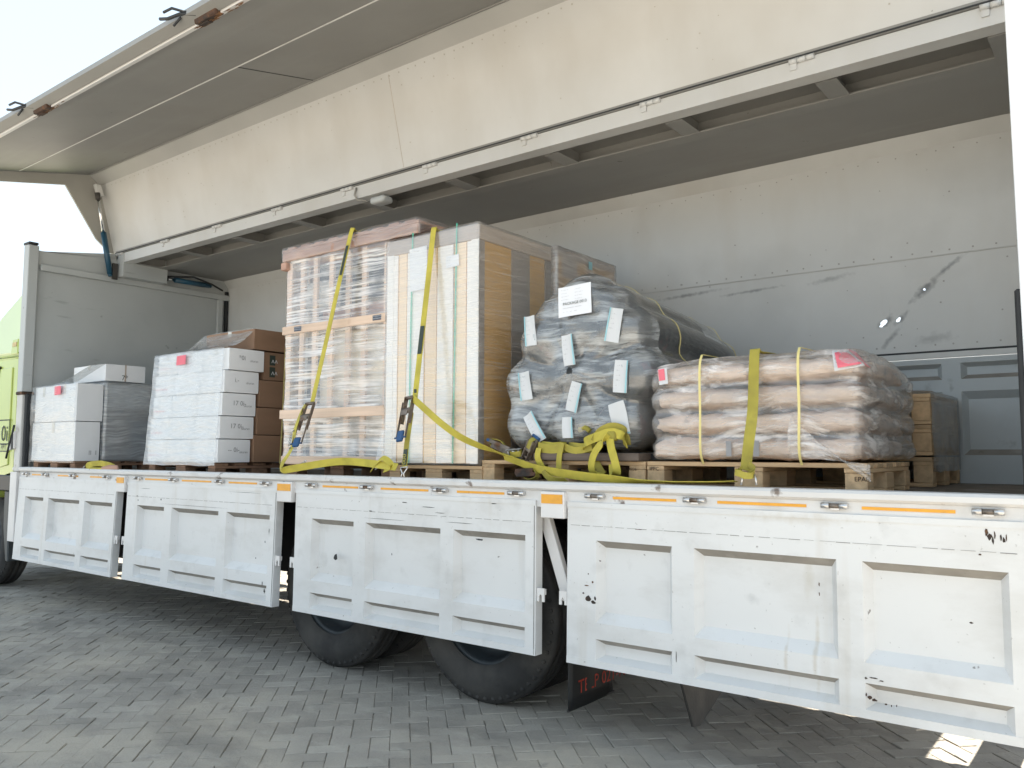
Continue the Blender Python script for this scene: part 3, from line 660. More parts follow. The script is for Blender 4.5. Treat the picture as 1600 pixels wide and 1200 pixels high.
# hydraulic cylinder of the near wing, its twin of the far wing
def cylinder(p, q, f0=.52):
    p, q = V(p), V(q); m = p.lerp(q, f0)
    c = MB().tube([p, m], .030, 14).tube([p-(q-p).normalized()*.03, p], .022, 10).build('hydraulic_cylinder', m_blue, truck)
    MB().tube([m, q], .017, 12).build('piston_rod', m_chrome, c)
    MB().tube([q-(q-p).normalized()*.06, q+(q-p).normalized()*.015], .028, 12).build('rod_end', m_plate, c)
    MB().obox(q+V((-.02, .02, .05)), (.03, 0, 0), (0, .03, 0), (0, -.02, .06), .004).build('rod_bracket', m_inner, c)
    return c
cylinder((-9.09, .805, 2.165), (-9.10, .635, 3.03))
cylinder((-9.08, 2.02, 2.225), (-9.08, 1.42, 2.22), .75)
MB().tube([(-9.06, 1.45, 2.24), (-9.05, 1.8, 2.29), (-9.05, 2.05, 2.24), (-9.06, 2.2, 2.19)], .012, 8).build('hydraulic_hose', m_gasket, truck)
MB().obox((-9.09, .86, 2.2), (.012, 0, 0), (0, .03, 0), (0, .0, .09), .003).build('cylinder_bracket', m_plate, truck)
# work lamp with its cable under the beam
lp = MB().rbox(-5.03, -4.86, .93, 1.05, 2.235, 2.295, .025, (8, 6, 4)).build('work_lamp', m_bulk, truck)
MB().tube([(-5.16, .905, 2.395), (-5.17, .895, 2.33), (-5.14, .90, 2.285), (-5.06, .93, 2.27)], .008, 8).build('lamp_cable', m_cable, lp)

# far wing closed: roof and wall, then the far gates
MB().box(XB, -.2, 1.437, W+.03, 2.335, 2.365).build('far_roof', m_under, truck)
MB().prism([(W-.07, 2.334), (W-.0, 2.334), (W-.0, 2.245)], XB, -.2).build('roof_corner', m_back, truck)
# far wall sheet with torn holes: rings of vertices round each hole
bw = MB()
holes = [(-1.413, 1.078, .030, .016, 40), (-1.318, 1.094, .018, .012, 50), (-1.150, 1.283, .009, .009, 20)]
hx0, hx1, hz0, hz1 = -1.60, -1.0, 1.0, 1.36
bw.poly([(XB, W, .865), (-.2, W, .865), (-.2, W, hz0), (XB, W, hz0)]); bw.poly([(XB, W, hz1), (-.2, W, hz1), (-.2, W, 2.335), (XB, W, 2.335)])
bw.poly([(XB, W, hz0), (hx0, W, hz0), (hx0, W, hz1), (XB, W, hz1)]); bw.poly([(hx1, W, hz0), (-.2, W, hz0), (-.2, W, hz1), (hx1, W, hz1)])
cx = [hx0, -1.366, -1.235, hx1]
for i, (hx, hz, a, h, ro) in enumerate(holes):
    rr = random.Random(i+5); n = 16; ro = R(ro)
    inner = []
    for k in range(n):
        t = k*2*math.pi/n; f = rr.uniform(.65, 1.25); ex, ez = a*math.cos(t)*f, h*math.sin(t)*f
        inner.append(V((hx+ex*math.cos(ro)-ez*math.sin(ro), W+.006, hz+ex*math.sin(ro)+ez*math.cos(ro))))
    x0, x1 = cx[i], cx[i+1]; outer = []
    for p in inner:
        dx, dz = p.x-hx, p.z-hz; s = 1e9
        if dx > 1e-6: s = min(s, (x1-hx)/dx)
        if dx < -1e-6: s = min(s, (x0-hx)/dx)
        if dz > 1e-6: s = min(s, (hz1-hz)/dz)
        if dz < -1e-6: s = min(s, (hz0-hz)/dz)
        outer.append(V((hx+dx*s, W, hz+dz*s)))
    for k in range(n):
        o0, o1 = outer[k], outer[(k+1) % n]
        q = [inner[k], o0]
        if abs(o0.x-o1.x) > 1e-5 and abs(o0.z-o1.z) > 1e-5:      # turn the corner of the patch
            cxn = o0.x if (abs(o0.x-x0) < 1e-5 or abs(o0.x-x1) < 1e-5) else o1.x
            czn = o0.z if (abs(o0.z-hz0) < 1e-5 or abs(o0.z-hz1) < 1e-5) else o1.z
            q.append(V((cxn, W, czn)))
        q += [o1, inner[(k+1) % n]]
        bw.poly(q)
wall = bw.build('far_wall', m_back, truck, fix=False)
MB().box(XB, -.2, W-.006, W+.004, 1.495, 1.503).build('wall_seam', seal_m if False else M('wall_seam_paint', (.49, .49, .475), .6), wall)
MB().box(XB, -.2, W-.014, W+.03, .815, .852).build('wall_sill', m_back, wall)
MB().box(XB, -.2, W-.004, W+.03, .852, .866).build('wall_gap', m_gasket, wall)
b = MB()
for k in range(70):
    x = -8.6+k*.121+rng.uniform(-.015, .015)
    for z in ((1.53, .905) if k > 20 else (1.53,)):
        b.tube([(x, W-.003, z), (x, W+.002, z)], .0065, 6)
    b.tube([(x+.05, W-.003, 2.21), (x+.05, W+.002, 2.21)], .005, 6)
for k in range(40):
    b.tube([(x_ := rng.uniform(-5, -.5), W-.002, z_ := rng.uniform(.95, 2.15)), (x_, W+.002, z_)], rng.choice((.004, .006)), 6)
o = b.build('rivets', M('wall_rivet', (.36, .35, .33), .6), wall); o['kind'] = 'stuff'
for x0, x1 in gx:
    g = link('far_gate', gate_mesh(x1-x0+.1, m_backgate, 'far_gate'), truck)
    g.matrix_parent_inverse = world(truck).inverted()
    g.location = (x0-.05, W-.012, -.01); g.rotation_euler = (0, 0, 0); g.scale = (1, 1, -1)
for a in (-9.2, -7.06, -4.8, -2.53, -.3):
    MB().box(a-.07, a+.07, W-.006, W+.05, -.15, .815).build('far_pillar', m_backgate, truck)

# cab
cab = link('cab', None, truck); cab.matrix_parent_inverse = world(truck).inverted(); cab.location = (-10.3, 1.17, -.4)
prof = [(-9.36, 1.19), (-9.36, -.05), (-9.75, -.05), (-9.80, -.30), (-11.35, -.30), (-11.42, .1), (-11.36, .35), (-11.12, 1.12), (-11.0, 1.21)]
MB().prism(prof, .03, 2.31, 'y', .03).build('cab_body', m_cab, cab)
MB().prism([(-9.36, 1.20), (-9.36, 1.86), (-9.43, 1.88), (-9.9, 1.64), (-10.5, 1.28), (-10.6, 1.22)], .04, 2.28, 'y', .04).build('roof_fairing', m_cabpale, cab)
MB().prism([(-9.43, 1.22), (-9.43, 1.38), (-9.56, 1.375), (-9.60, 1.22)], .032, .05, 'y', .006).build('fairing_vent', m_cab, cab)
MB().box(-9.55, -9.45, .026, .034, 1.30, 1.345).build('fairing_sticker', M('faded_sticker', (.5, .4, .2), .6, .3, 20.), cab)
dr = MB().prism([(-9.50, 1.08), (-9.50, .05), (-9.72, .02), (-10.7, .02), (-10.75, .5), (-10.55, 1.08)], .018, .034, 'y', .008).build('cab_door', m_cab, cab)
MB().prism([(-9.84, 1.06), (-9.88, .62), (-10.66, .55), (-10.5, 1.06)], .012, .02, 'y').build('door_window', m_glass, cab)
MB().prism([(-9.80, 1.10), (-9.82, .98), (-9.9, .98), (-9.9, 1.12)], .010, .03, 'y', .004).build('window_seal', m_black, cab)
MB().box(-10.1, -9.93, .0, .02, .38, .42, .006).build('door_handle', m_black, cab)
MB().prism([(-11.43, .12), (-11.40, .36), (-11.15, 1.10), (-11.05, 1.10), (-11.3, .36)], .2, 2.14, 'y', .004).build('windshield', m_glass, cab)
MB().box(-9.74, -9.36, .02, 2.3, -.22, -.055, .01).build('rear_step', m_black, cab)
MB().prism([(-9.36, -.22), (-9.36, -.55), (-9.60, -.75), (-9.62, -.22)], .06, .5, 'y', .01).build('rear_fender', M('dark_grey_plastic', (.05, .06, .065), .5, .2, 3.), cab)
MB().prism([(-9.62, -.22), (-9.60, -.6), (-9.52, -.95), (-9.46, -.95), (-9.50, -.22)], .05, .45, 'y', .01).build('wheel_fender', M('dark_fender_plastic', (.05, .06, .065), .5, .2, 3.), cab)
MB().prism([(-10.65, -.3), (-10.72, -.72), (-11.4, -.78), (-11.42, -.3)], .05, 2.29, 'y', .02).build('front_bumper', m_black, cab)
for y in (.25, 1.9): MB().box(-11.44, -11.38, y, y+.3, -.6, -.42, .02).build('headlight', M('headlight_lens', (.7, .7, .7), .1), cab)
c0 = P(15.5, 656, .016); c1 = P(13.8, 705, .016); cm = P(14.5, 693.5, .016)
b = MB(); xr = c0.x; xl = xr-.42
for z in (c0.z, cm.z, c1.z): b.box(xl, xr, .0135, .0165, z-.006, z+.006)
b.box(xr-.008, xr, .0135, .0165, c1.z, c0.z)
b.build('door_sign_frame', m_print, cab)
text('lettering', '0i', .24, (xr-.20, .0145, cm.z+.03), (1, 0, 0), (0, 0, 1), m_print, cab)
text('lettering', 'PPT', .085, (xr-.19, .0145, c1.z+.014), (1, 0, 0), (0, 0, 1), m_print, cab)

# ================================================================== PALLETS
def pallet(x0, x1, y0, y1, label, mats, z0=0., bottom=True, name='pallet', skew=0., h=.078):
    root = thing(name, label, 'pallet', ((x0+x1)/2, (y0+y1)/2, z0), 'wooden pallets under the loads')
    cx_, cy_ = (x0+x1)/2, (y0+y1)/2; lx, ly = x1-x0, y1-y0; mx, my = mats; t = .022
    root.rotation_euler = (0, 0, skew)
    def part(nm, a0, a1, b0, b1, c0_, c1_, m):
        dx, dz = rng.uniform(-.003, .003), rng.uniform(-.0008, .0008)
        me = MB().box(-(a1-a0)/2, (a1-a0)/2, -(b1-b0)/2, (b1-b0)/2, -(c1_-c0_)/2, (c1_-c0_)/2, .0025).mesh(nm, m)
        link(nm, me, root, loc=((a0+a1)/2+dx, (b0+b1)/2, (c0_+c1_)/2+dz))
    zb = 0
    if bottom:
        for yy, wd in ((-ly/2+.05, .1), (0, .145), (ly/2-.05, .1)): part('bottom_board', -lx/2, lx/2, yy-wd/2, yy+wd/2, 0, t-.001, mx)
        zb = t
    for xx, wd in ((-lx/2+.05, .1), (0, .145), (lx/2-.05, .1)):
        for yy, wy in ((-ly/2+.05, .1), (0, .145), (ly/2-.05, .1)):
            part('block', xx-wd/2, xx+wd/2, yy-wy/2+.001, yy+wy/2-.001, zb, zb+h-.001, my if bottom else mx)
        part('stringer_board', xx-wd/2, xx+wd/2, -ly/2, ly/2, zb+h, zb+h+t-.001, my)
    for k in range(5):
        yy = -ly/2+.06+k*(ly-.12)/4
        part('top_board', -lx/2, lx/2, yy-.06, yy+.06, zb+h+t, zb+h+2*t, mx)
    return root, zb+h+2*t
PW, DW = (m_wood[0], m_wood[1]), (m_dwood[0], m_dwood[1])
Z1 = .10
pallet(-8.98, -8.09, .06, .82, 'dark brown pallet under the front-most white cartons by the bulkhead', DW, bottom=False, h=.056)
pallet(-6.90, -5.90, .14, .98, 'reddish brown pallet under the leaning stack of five white cartons', DW, bottom=False, h=.056)
pallet(-5.26, -4.14, .36, 1.2, 'brown pallet under the tall slatted crate, strap lying before it', DW, bottom=False, h=.07)
pallet(-4.08, -3.27, .29, 1.06, 'pale pallet under the tall carton tower with green bands', PW, h=.062, bottom=False)
pC, ZC = pallet(-3.28, -2.145, .30, 1.15, 'pale pallet under the black roll bundle, draped with yellow straps', PW)
pD, ZD = pallet(-2.135, -1.02, .30, 1.12, 'clean pale pallet under the brown paper sacks', PW)
text('stamp', 'EPAL', .03, P(1335, 752, .2985), (1, 0, 0), (0, 0, 1), m_rust, pD)
text('stamp', 'IPPC', .028, P(1015, 735, .2985), (1, 0, 0), (0, 0, 1), m_rust, pD)
text('stamp', 'EUR 0036', .022, P(972, 735, .2985), (1, 0, 0), (0, 0, 1), m_rust, pC)

# ================================================================== LOAD BY THE BULKHEAD
GC = 'white cartons on the load by the bulkhead'
def carton(x0, x1, y0, y1, z0, z1, label, mat, group, name='carton', rot=0., tape=True):
    root = link(name, MB().rbox(-(x1-x0)/2, (x1-x0)/2, -(y1-y0)/2, (y1-y0)/2, 0, z1-z0, .006, (6, 6, 6), smooth=False,
                disp=lambda p, n: V((0, n.y*.003*n1(p+V((x0, y0, z0)), 6), 0))).mesh(name, mat), None, loc=((x0+x1)/2, (y0+y1)/2, z0))
    root.rotation_euler = (0, 0, rot)
    tag(root, label, 'carton', group)
    if tape:
        t = MB(); hx, hy = (x1-x0)/2, (y1-y0)/2
        t.box(-.025, .025, -hy-.0012, -hy+.0, (z1-z0)*.72, (z1-z0)+.0011); t.box(-.025, .025, -hy-.0012, hy, (z1-z0)+.0002, (z1-z0)+.0012)
        t.build('tape', M('clear_tape', (.62, .6, .55), .3) if 'clear_tape' not in bpy.data.materials else bpy.data.materials['clear_tape'], None)
        o = COL.objects[-1] if False else bpy.data.objects[max((n for n in bpy.data.objects.keys() if n.startswith('tape')), key=lambda n: len(n)*1000+int(n.split('.')[-1]) if '.' in n else 0)]
        o.parent = root
    return root
c_low = carton(-9.02, -8.09, .05, .285, Z1, .478, 'large white carton at the bottom beside the dark bulkhead gasket', m_carton, GC)
carton(-8.995, -8.61, .055, .30, .482, .84, 'upper white carton next to the front post, glossy under film', m_carton, GC)
c_up = carton(-8.60, -8.085, .05, .30, .482, .845, 'upper white carton carrying the pink label, corner toward the camera', m_carton, GC)
c_top = carton(-8.75, -8.08, .31, .715, .885, 1.052, 'long white carton lying on top of the wire cage', m_carton, GC)
lb = sheet('pink_label', (-8.43, .021, .785), (1, 0, .03), (0, 0, 1), .13, .085, m_pink, c_up)
for k in range(4): text('print', '|||| ||| ||', .012, (-8.48, .0195, .815-k*.02), (1, 0, .03), (0, 0, 1), m_paper, lb)
text('print', '7*', .07, (-8.079, .47, .9), (0, 1, 0), (0, 0, 1), m_print, c_top)
MB().box(-8.0795, -8.0775, .50, .515, .885, 1.052).build('carton_tape', m_cap, c_top)
text('print', 'II  I', .06, (-8.089, .18, .16), (0, 1, 0), (0, 0, 1), m_greyprint, c_low)
cg = thing('wire_cage', 'grey film-wrapped wire cage behind the white cartons', 'cage', (-8.5, .56, Z1))
MB().box(-8.93, -8.11, .32, .79, Z1, .855, .01).build('cage_contents', m_cageb, cg)
MB().box(-8.108, -8.105, .60, .78, .14, .5).build('blue_board', m_bluebox, cg)
b = MB()
for k in range(20): y = .315+k*.0255; b.tube([(-8.088, y, Z1), (-8.088, y, .62)], .0022, 5, caps=False)
for k in range(20): z = Z1+.01+k*.0265; b.tube([(-8.0925, .312, z), (-8.0925, .80, z)], .0022, 5, caps=False)
b.tube([(-8.09, .312, Z1), (-8.09, .312, .86), (-8.09, .80, .86), (-8.09, .80, Z1)], .006, 6)
b.build('wire_mesh', m_cage, cg)
fk = MB().rbox(-8.94, -8.07, .305, .815, Z1-.01, .88, .02, (20, 16, 24), lambda p, n: nz3(p, 9)*.006)
fk.build('stretch_film', m_filmK, cg)
fm = MB()
def f1(a, t):
    x = -9.03+a*.96
    top = .85+.045*math.sin(a*3)*0
    if t < .75: q = V((x, .030+.006*math.sin(t*9), Z1-.012+(top-Z1+.012)*t/.75))
    else:
        s = (t-.75)/.25; q = V((x, .034+s*.30, top+s*(.06+.16*max(0, min(1, (a-.3)*3)))))
    return q+nz3(q, 10)*.006
fm.grid(f1, 40, 40)
tag(fm.build('stretch_film', m_film, None), 'clear stretch film over the front of the cartons beside the bulkhead', 'stretch film', 'films round the loads')

# ================================================================== STACK OF FIVE WHITE CARTONS
GS = 'white cartons in the leaning stack'
rows = ['bottom', 'second', 'middle', 'fourth', 'topmost']
zz = [.105, .296, .482, .670, .853, 1.035]; yy = [.142, .153, .169, .178, .20]; yb = [.443, .468, .482, .50, .535]; xe = [-5.875, -5.872, -5.87, -5.862, -5.845]
cols = [(-6.93, -6.63, 'left-hand'), (-6.625, -6.24, 'middle'), (-6.235, None, 'right-hand')]
for r_ in range(5):
    for a, c, w_ in cols:
        x1 = xe[r_] if c is None else c+r_*.006; x0 = a+r_*.006
        o = carton(x0, x1, yy[r_], yb[r_], zz[r_], zz[r_+1]-.004, 'white carton, %s in the %s column of the leaning stack' % (rows[r_], w_), m_carton, GS, rot=rng.uniform(-.012, .012) if c is None else 0., tape=(r_ == 4))
        if c is None:
            z = zz[r_]; xx = x1+.0035
            text('print', ['-- 0i-', '17 0i-', '17 0i-', 'i.-', '*0i'][r_], .055, (xx, yy[r_]+.09, z+.085), (0, 1, 0), (0, 0, 1), m_greyprint, o)
            text('print', 'ukuran', .028, (xx, yy[r_]+.195, z+.075), (0, 1, 0), (0, 0, 1), m_greyprint, o)
        elif w_ == 'left-hand':
            text('print', '==  o', .04, (x0+.02, yy[r_]-.004, zz[r_]+.08), (1, 0, 0), (0, 0, 1), m_greyprint, o)
            MB().box(x0+.02, x0+.20, yy[r_]-.0045, yy[r_]-.0032, zz[r_]+.055, zz[r_]+.059).build('print_line', m_pink, o)
GB = 'brown cartons behind the leaning white stack'
ys0 = [.465, .49, .505, .545]
for k, (z0, z1) in enumerate(((.105, .33), (.333, .56), (.563, .79), (.793, 1.03))):
    o = carton(-6.88, -5.86, ys0[k], .97, z0, z1, 'brown carton behind the white stack, %s of four' % ('bottom', 'second', 'third', 'uppermost')[k], m_brown, GB, tape=False)
    if k == 3:
        for j in range(2): 
            b = MB(); z = .82+j*.1; b.box(-5.8592, -5.857, .60, .655, z, z+.085); b.box(-5.8575, -5.8565, .61, .645, z+.01, z+.075); b.build('handling_mark', m_print, o)
            text('print', '^^', .07, (-5.8565, .612, z+.0), (0, 1, 0), (0, 0, 1), m_tag, o, lift=.003)
    else: sheet('carton_label', (-5.8575, .84, z0+.11), (0, 1, 0), (0, 0, 1), .07, .06, m_brown if k else m_cap, o)
b_top = carton(-6.56, -5.855, .44, .97, 1.04, 1.215, 'brown carton lying across the top of the leaning stack', m_brown, GB)
fm = MB()
def f2(a, t):
    x = -6.955+a*1.075
    if t < .72:
        s = t/.72; z = Z1-.02+(1.04-Z1+.02)*s; q = V((x+.02*s*(1-a), .119+.058*s, z))
    else:
        s = (t-.72)/.28; q = V((x+.02*(1-a), .177+s*.29, 1.04+s*s*.185*min(1, max(.12, (a-.02)*4))))
    return q+nz3(q, 8)*.007
fm.grid(f2, 44, 52)
tag(fm.build('stretch_film', m_filmK, None), 'hazy stretch film over the front of the five-high white carton stack', 'stretch film', 'films round the loads')
lb = sheet('pink_label', (-6.48, .160, .965), (1, 0, .02), (0, .05, 1), .14, .08, m_pink, bpy.data.objects['stretch_film'])
MB().ribbon([(-5.85, .72, .09), (-5.845, .735, .55), (-5.845, .745, 1.03), (-5.845, .75, 1.21), (-5.87, .75, 1.222), (-6.2, .75, 1.221)], (0, 1, 0), .013, .0015).build('packing_band', m_band, b_top)

# ================================================================== SLATTED CRATE
ca_ = thing('slatted_crate', 'tall slatted wooden crate wrapped in streaky film, blue labels on its rail', 'crate', (-4.7, .8, .1))
X0, X1, Y0, Y1 = -5.27, -4.135, .30, 1.22
MB().box(X0+.10, X0+.33, Y0+.14, Y1-.1, .16, 1.08, .01).build('machine_cabinet', m_darkbox, ca_)
MB().box(X0+.335, X1-.06, Y0+.075, Y1-.1, .52, 1.08, .01).build('cream_panel', M('cream_board', (.74, .68, .58), .6, .06, 2.), ca_)
MB().box(X0+.335, X1-.06, Y0+.11, Y1-.1, .16, .50, .01).build('grey_panel', m_machine, ca_)
MB().box(X0+.12, X1-.08, Y0+.16, Y1-.1, 1.09, 1.62, .01).build('machine_top', m_darkbox, ca_)
MB().box(X0+.30, X1-.10, Y0+.12, Y0+.16, 1.15, 1.28, .005).build('inner_board', m_rwood, ca_)
MB().box(X0+.12, X0+.5, Y0+.10, Y0+.15, 1.27, 1.5, .02).build('foam_block', m_machine, ca_)
for yf in (Y0, Y1-.025):
    for xx in (-5.245, -5.085, -4.945, -4.76, -4.57, -4.40, -4.165):
        z1 = 1.66; xx += rng.uniform(-.006, .006)
        wd = .05 if xx > -5.2 else .062
        MB().box(xx-wd/2, xx+wd/2, yf+.022, yf+.044, .12, z1, .002).build('slat', m_cw[1], ca_)
    for z, h, dx in ((1.092, .062, .022), (.443, .068, .03), (.1, .06, .0)):
        MB().box(X0-dx, X1-.002, yf-.006, yf+.02, z, z+h, .003).build('cross_rail', m_cw[0], ca_)
for xf in (X0+.004, X1-.03):
    for k in range(6): MB().box(xf, xf+.02, Y0+.07+k*.15, Y0+.12+k*.15, .12, 1.66, .002).build('slat', m_cw[1], ca_)
    for z in (1.1, .45): MB().box(xf-.003, xf+.024, Y0+.022, Y1-.03, z, z+.06, .002).build('cross_rail', m_wood[1], ca_)
for k in range(6): MB().box(-5.31, -3.835, Y0-.01+k*.16, Y0+.10+k*.16, 1.735-.02*0, 1.757, .003).build('lid_board', m_rwood, ca_)
MB().box(-5.30, -3.84, Y0-.012, Y0+.012, 1.665, 1.733, .003).build('lid_beam', m_rwood, ca_)
MB().box(-5.30, -3.84, Y0+.2, Y0+.23, 1.665, 1.733, .003).build('lid_beam', m_rwood, ca_)
MB().box(-5.30, -3.84, Y1-.05, Y1-.02, 1.665, 1.733, .003).build('lid_beam', m_rwood, ca_)
MB().box(-5.315, -5.25, Y0-.016, Y0+.1, 1.60, 1.66, .004).build('lid_end', m_rwood, ca_)
for k in range(9):
    x = -5.25+k*.16; MB().box(x, x+.1, Y0-.005, Y0+.85, 1.7575, 1.7575+rng.uniform(.006, .016), .002).build('packing_strip', m_rwood, ca_)
for xx in (-5.10, -4.23):
    z = 1.107 if xx < -5 else 1.108
    l_ = MB().box(xx-.042, xx+.042, Y0-.0085, Y0-.0065, z, z+.036).build('crate_label', m_navy, ca_)
    for k in range(2): text('label_print', 'FRAGILE CARGO' if False else '=======', .024, (xx-.038, Y0-.0085, z+.004+k*.016), (1, 0, 0), (0, 0, 1), m_tag, l_, lift=.001)
def fA(p, n):
    # the film is drawn in between the rails
    k = 0
    for zc in (.475, 1.12, 1.70, .12): k = max(k, math.exp(-((p.z-zc)/.07)**2))
    d_ = -n*(.012*(1-k)) if abs(n.z) < .5 else V((0, 0, 0))
    return d_+nz3(p, 7)*.007+V((0, n1(V((p.x*3, p.y*3, p.z*26)), 1.)*.005, 0))
MB().rbox(X0-.015, X1+.012, Y0-.012+.012, Y1+.012, .13, 1.69, .02, (40, 20, 110), fA, skip=('-z', '+z')).build('stretch_film', m_filmA, ca_)
MB().rbox(-5.318, -3.828, Y0-.018, Y1, 1.655, 1.785, .02, (60, 20, 10), lambda p, n: nz3(p, 9)*.010, skip=('-z',)).build('lid_film', m_film, ca_)

# ================================================================== TALL CARTON TOWER
cbx = thing('tall_carton', 'tall tan carton tower with lid, white front boards and green bands', 'carton', (-3.69, .7, .1))
X0, X1, Y0, Y1 = -4.105, -3.29, .27, 1.075
MB().box(X0+.012, X1-.012, Y0+.012, Y1-.012, .12, 1.54, .006).build('carton_body', m_tall, cbx)
MB().box(X0+.002, X1-.002, Y0+.002, Y1-.002, 1.535, 1.635, .006).build('carton_lid', m_cap, cbx)
for xx, wd, m_ in ((-4.055, .10, m_foam), (-3.96, .075, m_tallf), (-3.84, .16, m_foam), (-3.70, .10, m_tallf), (-3.575, .14, m_foam), (-3.445, .10, m_tallf), (-3.345, .09, m_foam)):
    MB().box(xx-wd/2+.002, xx+wd/2-.002, Y0+.004, Y0+.0118, .122, 1.53, .001).build('front_board', m_, cbx)
for xx in (X0, X1-.06):
    MB().box(xx, xx+.06, Y0, Y0+.0035, .12, 1.535).build('edge_protector', m_foam, cbx)
for y, wd in ((Y0+.0035, .065), (.62, .20), (Y1-.075, .075)):
    MB().box(X1-.0118, X1-.006, y, y+wd, .12, 1.534).build('edge_protector', m_edge, cbx)
for u in (642, 711):
    p = P(u, 500, Y0-.004); q = P(u-2, 720, Y0-.004)
    MB().ribbon([(q.x-.01, Y0-.005, .12), (p.x, Y0-.005, .9), (p.x+.01, Y0-.006, 1.60), (p.x+.01, Y0-.004, 1.632)], (1, 0, 0), .012, .0015).build('packing_band', m_gband, cbx)
p = P(654, 420, Y0-.006); sheet('shipping_paper', p, (1, 0, .04), (0, 0, 1), .16, .29, m_paper, cbx)
p = P(707, 408, Y0-.010); s_ = sheet('shipping_label', p, (1, 0, .05), (0, 0, 1), .11, .075, m_paper, cbx)
for k in range(4): text('label_print', ['-- ----', '=  =', '-  --', '---- --'][k], .016, p+V((-.045, -.001, .02-k*.017)), (1, 0, .05), (0, 0, 1), m_greyprint, s_)
b = MB()
for k in range(110): z = .3+k*.0112; b.box(-3.498, -3.488-.004*(k % 3), Y0-.0015, Y0+.0005, z, z+.005)
o = b.build('tape_print', m_greyprint, cbx); o['kind'] = 'stuff'
MB().rbox(X0-.012, X1+.010, Y0-.016, Y1+.012, .105, 1.648, .016, (36, 30, 90), lambda p, n: nz3(p, 6)*.004+n*.003*n1(V((p.x*2, p.y*2, p.z*40)), 1.), skip=('-z',)).build('stretch_film', m_filmB, cbx)
# film skirt gathered at its foot
MB().grid(lambda a, t: V((-4.118-.035*math.sin(t*1.8)*(1-a)+a*.10, Y0-.014-.03*t*(1-a)-.004, .34-.27*t+.07*a*t)), 12, 14).build('film_skirt', m_filmB, cbx)
cb2 = thing('tall_carton', 'second tall tan carton hidden mostly behind the one with green bands', 'carton', (-3.6, 1.5, .0), None)
MB().box(X0+.05, X1-.004, 1.125, 1.945, 0.02, 1.60, .006).build('carton_body', m_tall, cb2)
MB().box(X0+.04, X1+.004, 1.12, 1.95, 1.60, 1.66, .006).build('carton_lid', m_cap, cb2)
MB().box(X1-.003, X1+.003, 1.122, 1.15, .02, 1.598).build('edge_protector', m_foam, cb2)
MB().box(X1-.003, X1+.002, 1.2, 1.4, 1.45, 1.598).build('edge_board', m_cap, cb2)
MB().rbox(X0+.03, X1+.012, 1.11, 1.96, .02, 1.668, .015, (8, 20, 30), lambda p, n: nz3(p, 6)*.003, skip=('-z',)).build('stretch_film', m_filmK, cb2)
sheet('round_label', (X1+.016, 1.56, 1.59), (0, 1, 0), (0, 0, 1), .05, .06, m_aqua, cb2)

# ================================================================== BUNDLE OF BLACK ROLLS
bd = thing('roll_bundle', 'film-wrapped bundle of black rolls with white tags, paper sheet at its top', 'bundle', (-2.65, 1.1, ZC))
YB = .38
def C(u, v): p = P(u, v, YB); return (p.x, p.z)
rolls = [C(832, 662), C(897, 655), C(957, 650), C(832, 588), C(900, 588), C(972, 585), C(843, 520), C(905, 520), C(962, 512), C(905, 470)]
rolls = [(-2.985, .355), (-2.655, .365), (-2.36, .36), (-2.985, .605), (-2.63, .62), (-2.29, .625), (-2.875, .865), (-2.60, .88), (-2.355, .885), (-2.60, 1.085)]
RR = [.165, .165, .165, .172, .165, .172, .165, .155, .158, .16]
rtag = [(835, 668, -.55, .19, .075), (887, 668, 0, .12, .07), (968, 655, 1.32, .10, .19), (821, 603, -.12, .17, .08), (897, 620, .28, .17, .075), (970, 588, .1, .18, .085),
        (829, 517, -.06, .18, .075), (888, 547, -.10, .18, .075), (960, 508, .22, .19, .085), None]
for i, ((x, z), r_) in enumerate(zip(rolls, RR)):
    b = MB(); n = 26
    sq = .88
    def ring(rad, y): return [b.bm.verts.new(V((x+rad*math.cos(k*6.2832/n), y, z+sq*rad*math.sin(k*6.2832/n)))+nz3((x+math.cos(k*.24), y*2, z+math.sin(k*.24)), 3)*.012) for k in range(n)]
    prof = [(.02, YB-.03), (.07, YB-.035), (.115, YB-.015), (.148, YB+.03), (r_, YB+.10), (r_, YB+.45), (r_, YB+.8), (r_, YB+1.15), (r_*.9, YB+1.38), (.05, YB+1.42)]
    rs = [ring(*q) for q in prof]
    for j in range(len(rs)):
        if prof[j][1] > YB+.2:
            for v in rs[j]: v.co.z -= .10*(prof[j][1]-YB-.2)/1.2*(z/1.1); v.co.x += .0
    for A, B_ in zip(rs, rs[1:]):
        for k in range(n): b.bm.faces.new((A[k], A[(k+1) % n], B_[(k+1) % n], B_[k])).smooth = True
    b.bm.faces.new(rs[0][::-1]); b.bm.faces.new(rs[-1])
    ro = b.build('roll', m_roll, bd)
# film over the bundle: outline is the farthest roll edge in each direction, pulled in between
cxb, czb = -2.64, .66; NA = 140
def outline(t):
    dx, dz = math.cos(t), math.sin(t); best = .1
    for (x, z), r_ in zip(rolls, RR):
        ex, ez = x-cxb, (z-czb); a = dx*dx+(dz/.9)**2; bq = ex*dx+ez*dz/.81; c_ = ex*ex+(ez/.9)**2-(r_+.02)**2
        D = bq*bq-a*c_
        if D >= 0: best = max(best, (bq+math.sqrt(D))/a)
    return best
rad = [outline(k*2*math.pi/NA) for k in range(NA)]
for _ in range(2): rad = [max(rad[k], .5*(rad[k-1]+rad[(k+1) % NA]))*.9+.1*(rad[k-1]+rad[(k+1) % NA])/2 for k in range(NA)]
for _ in range(3):                                   # the film spans the hollow beside the top roll
    rad = [max(rad[k], .985*(rad[(k-9) % NA]+rad[(k+9) % NA])/2) if math.sin(k*2*math.pi/NA) > .45 else rad[k] for k in range(NA)]
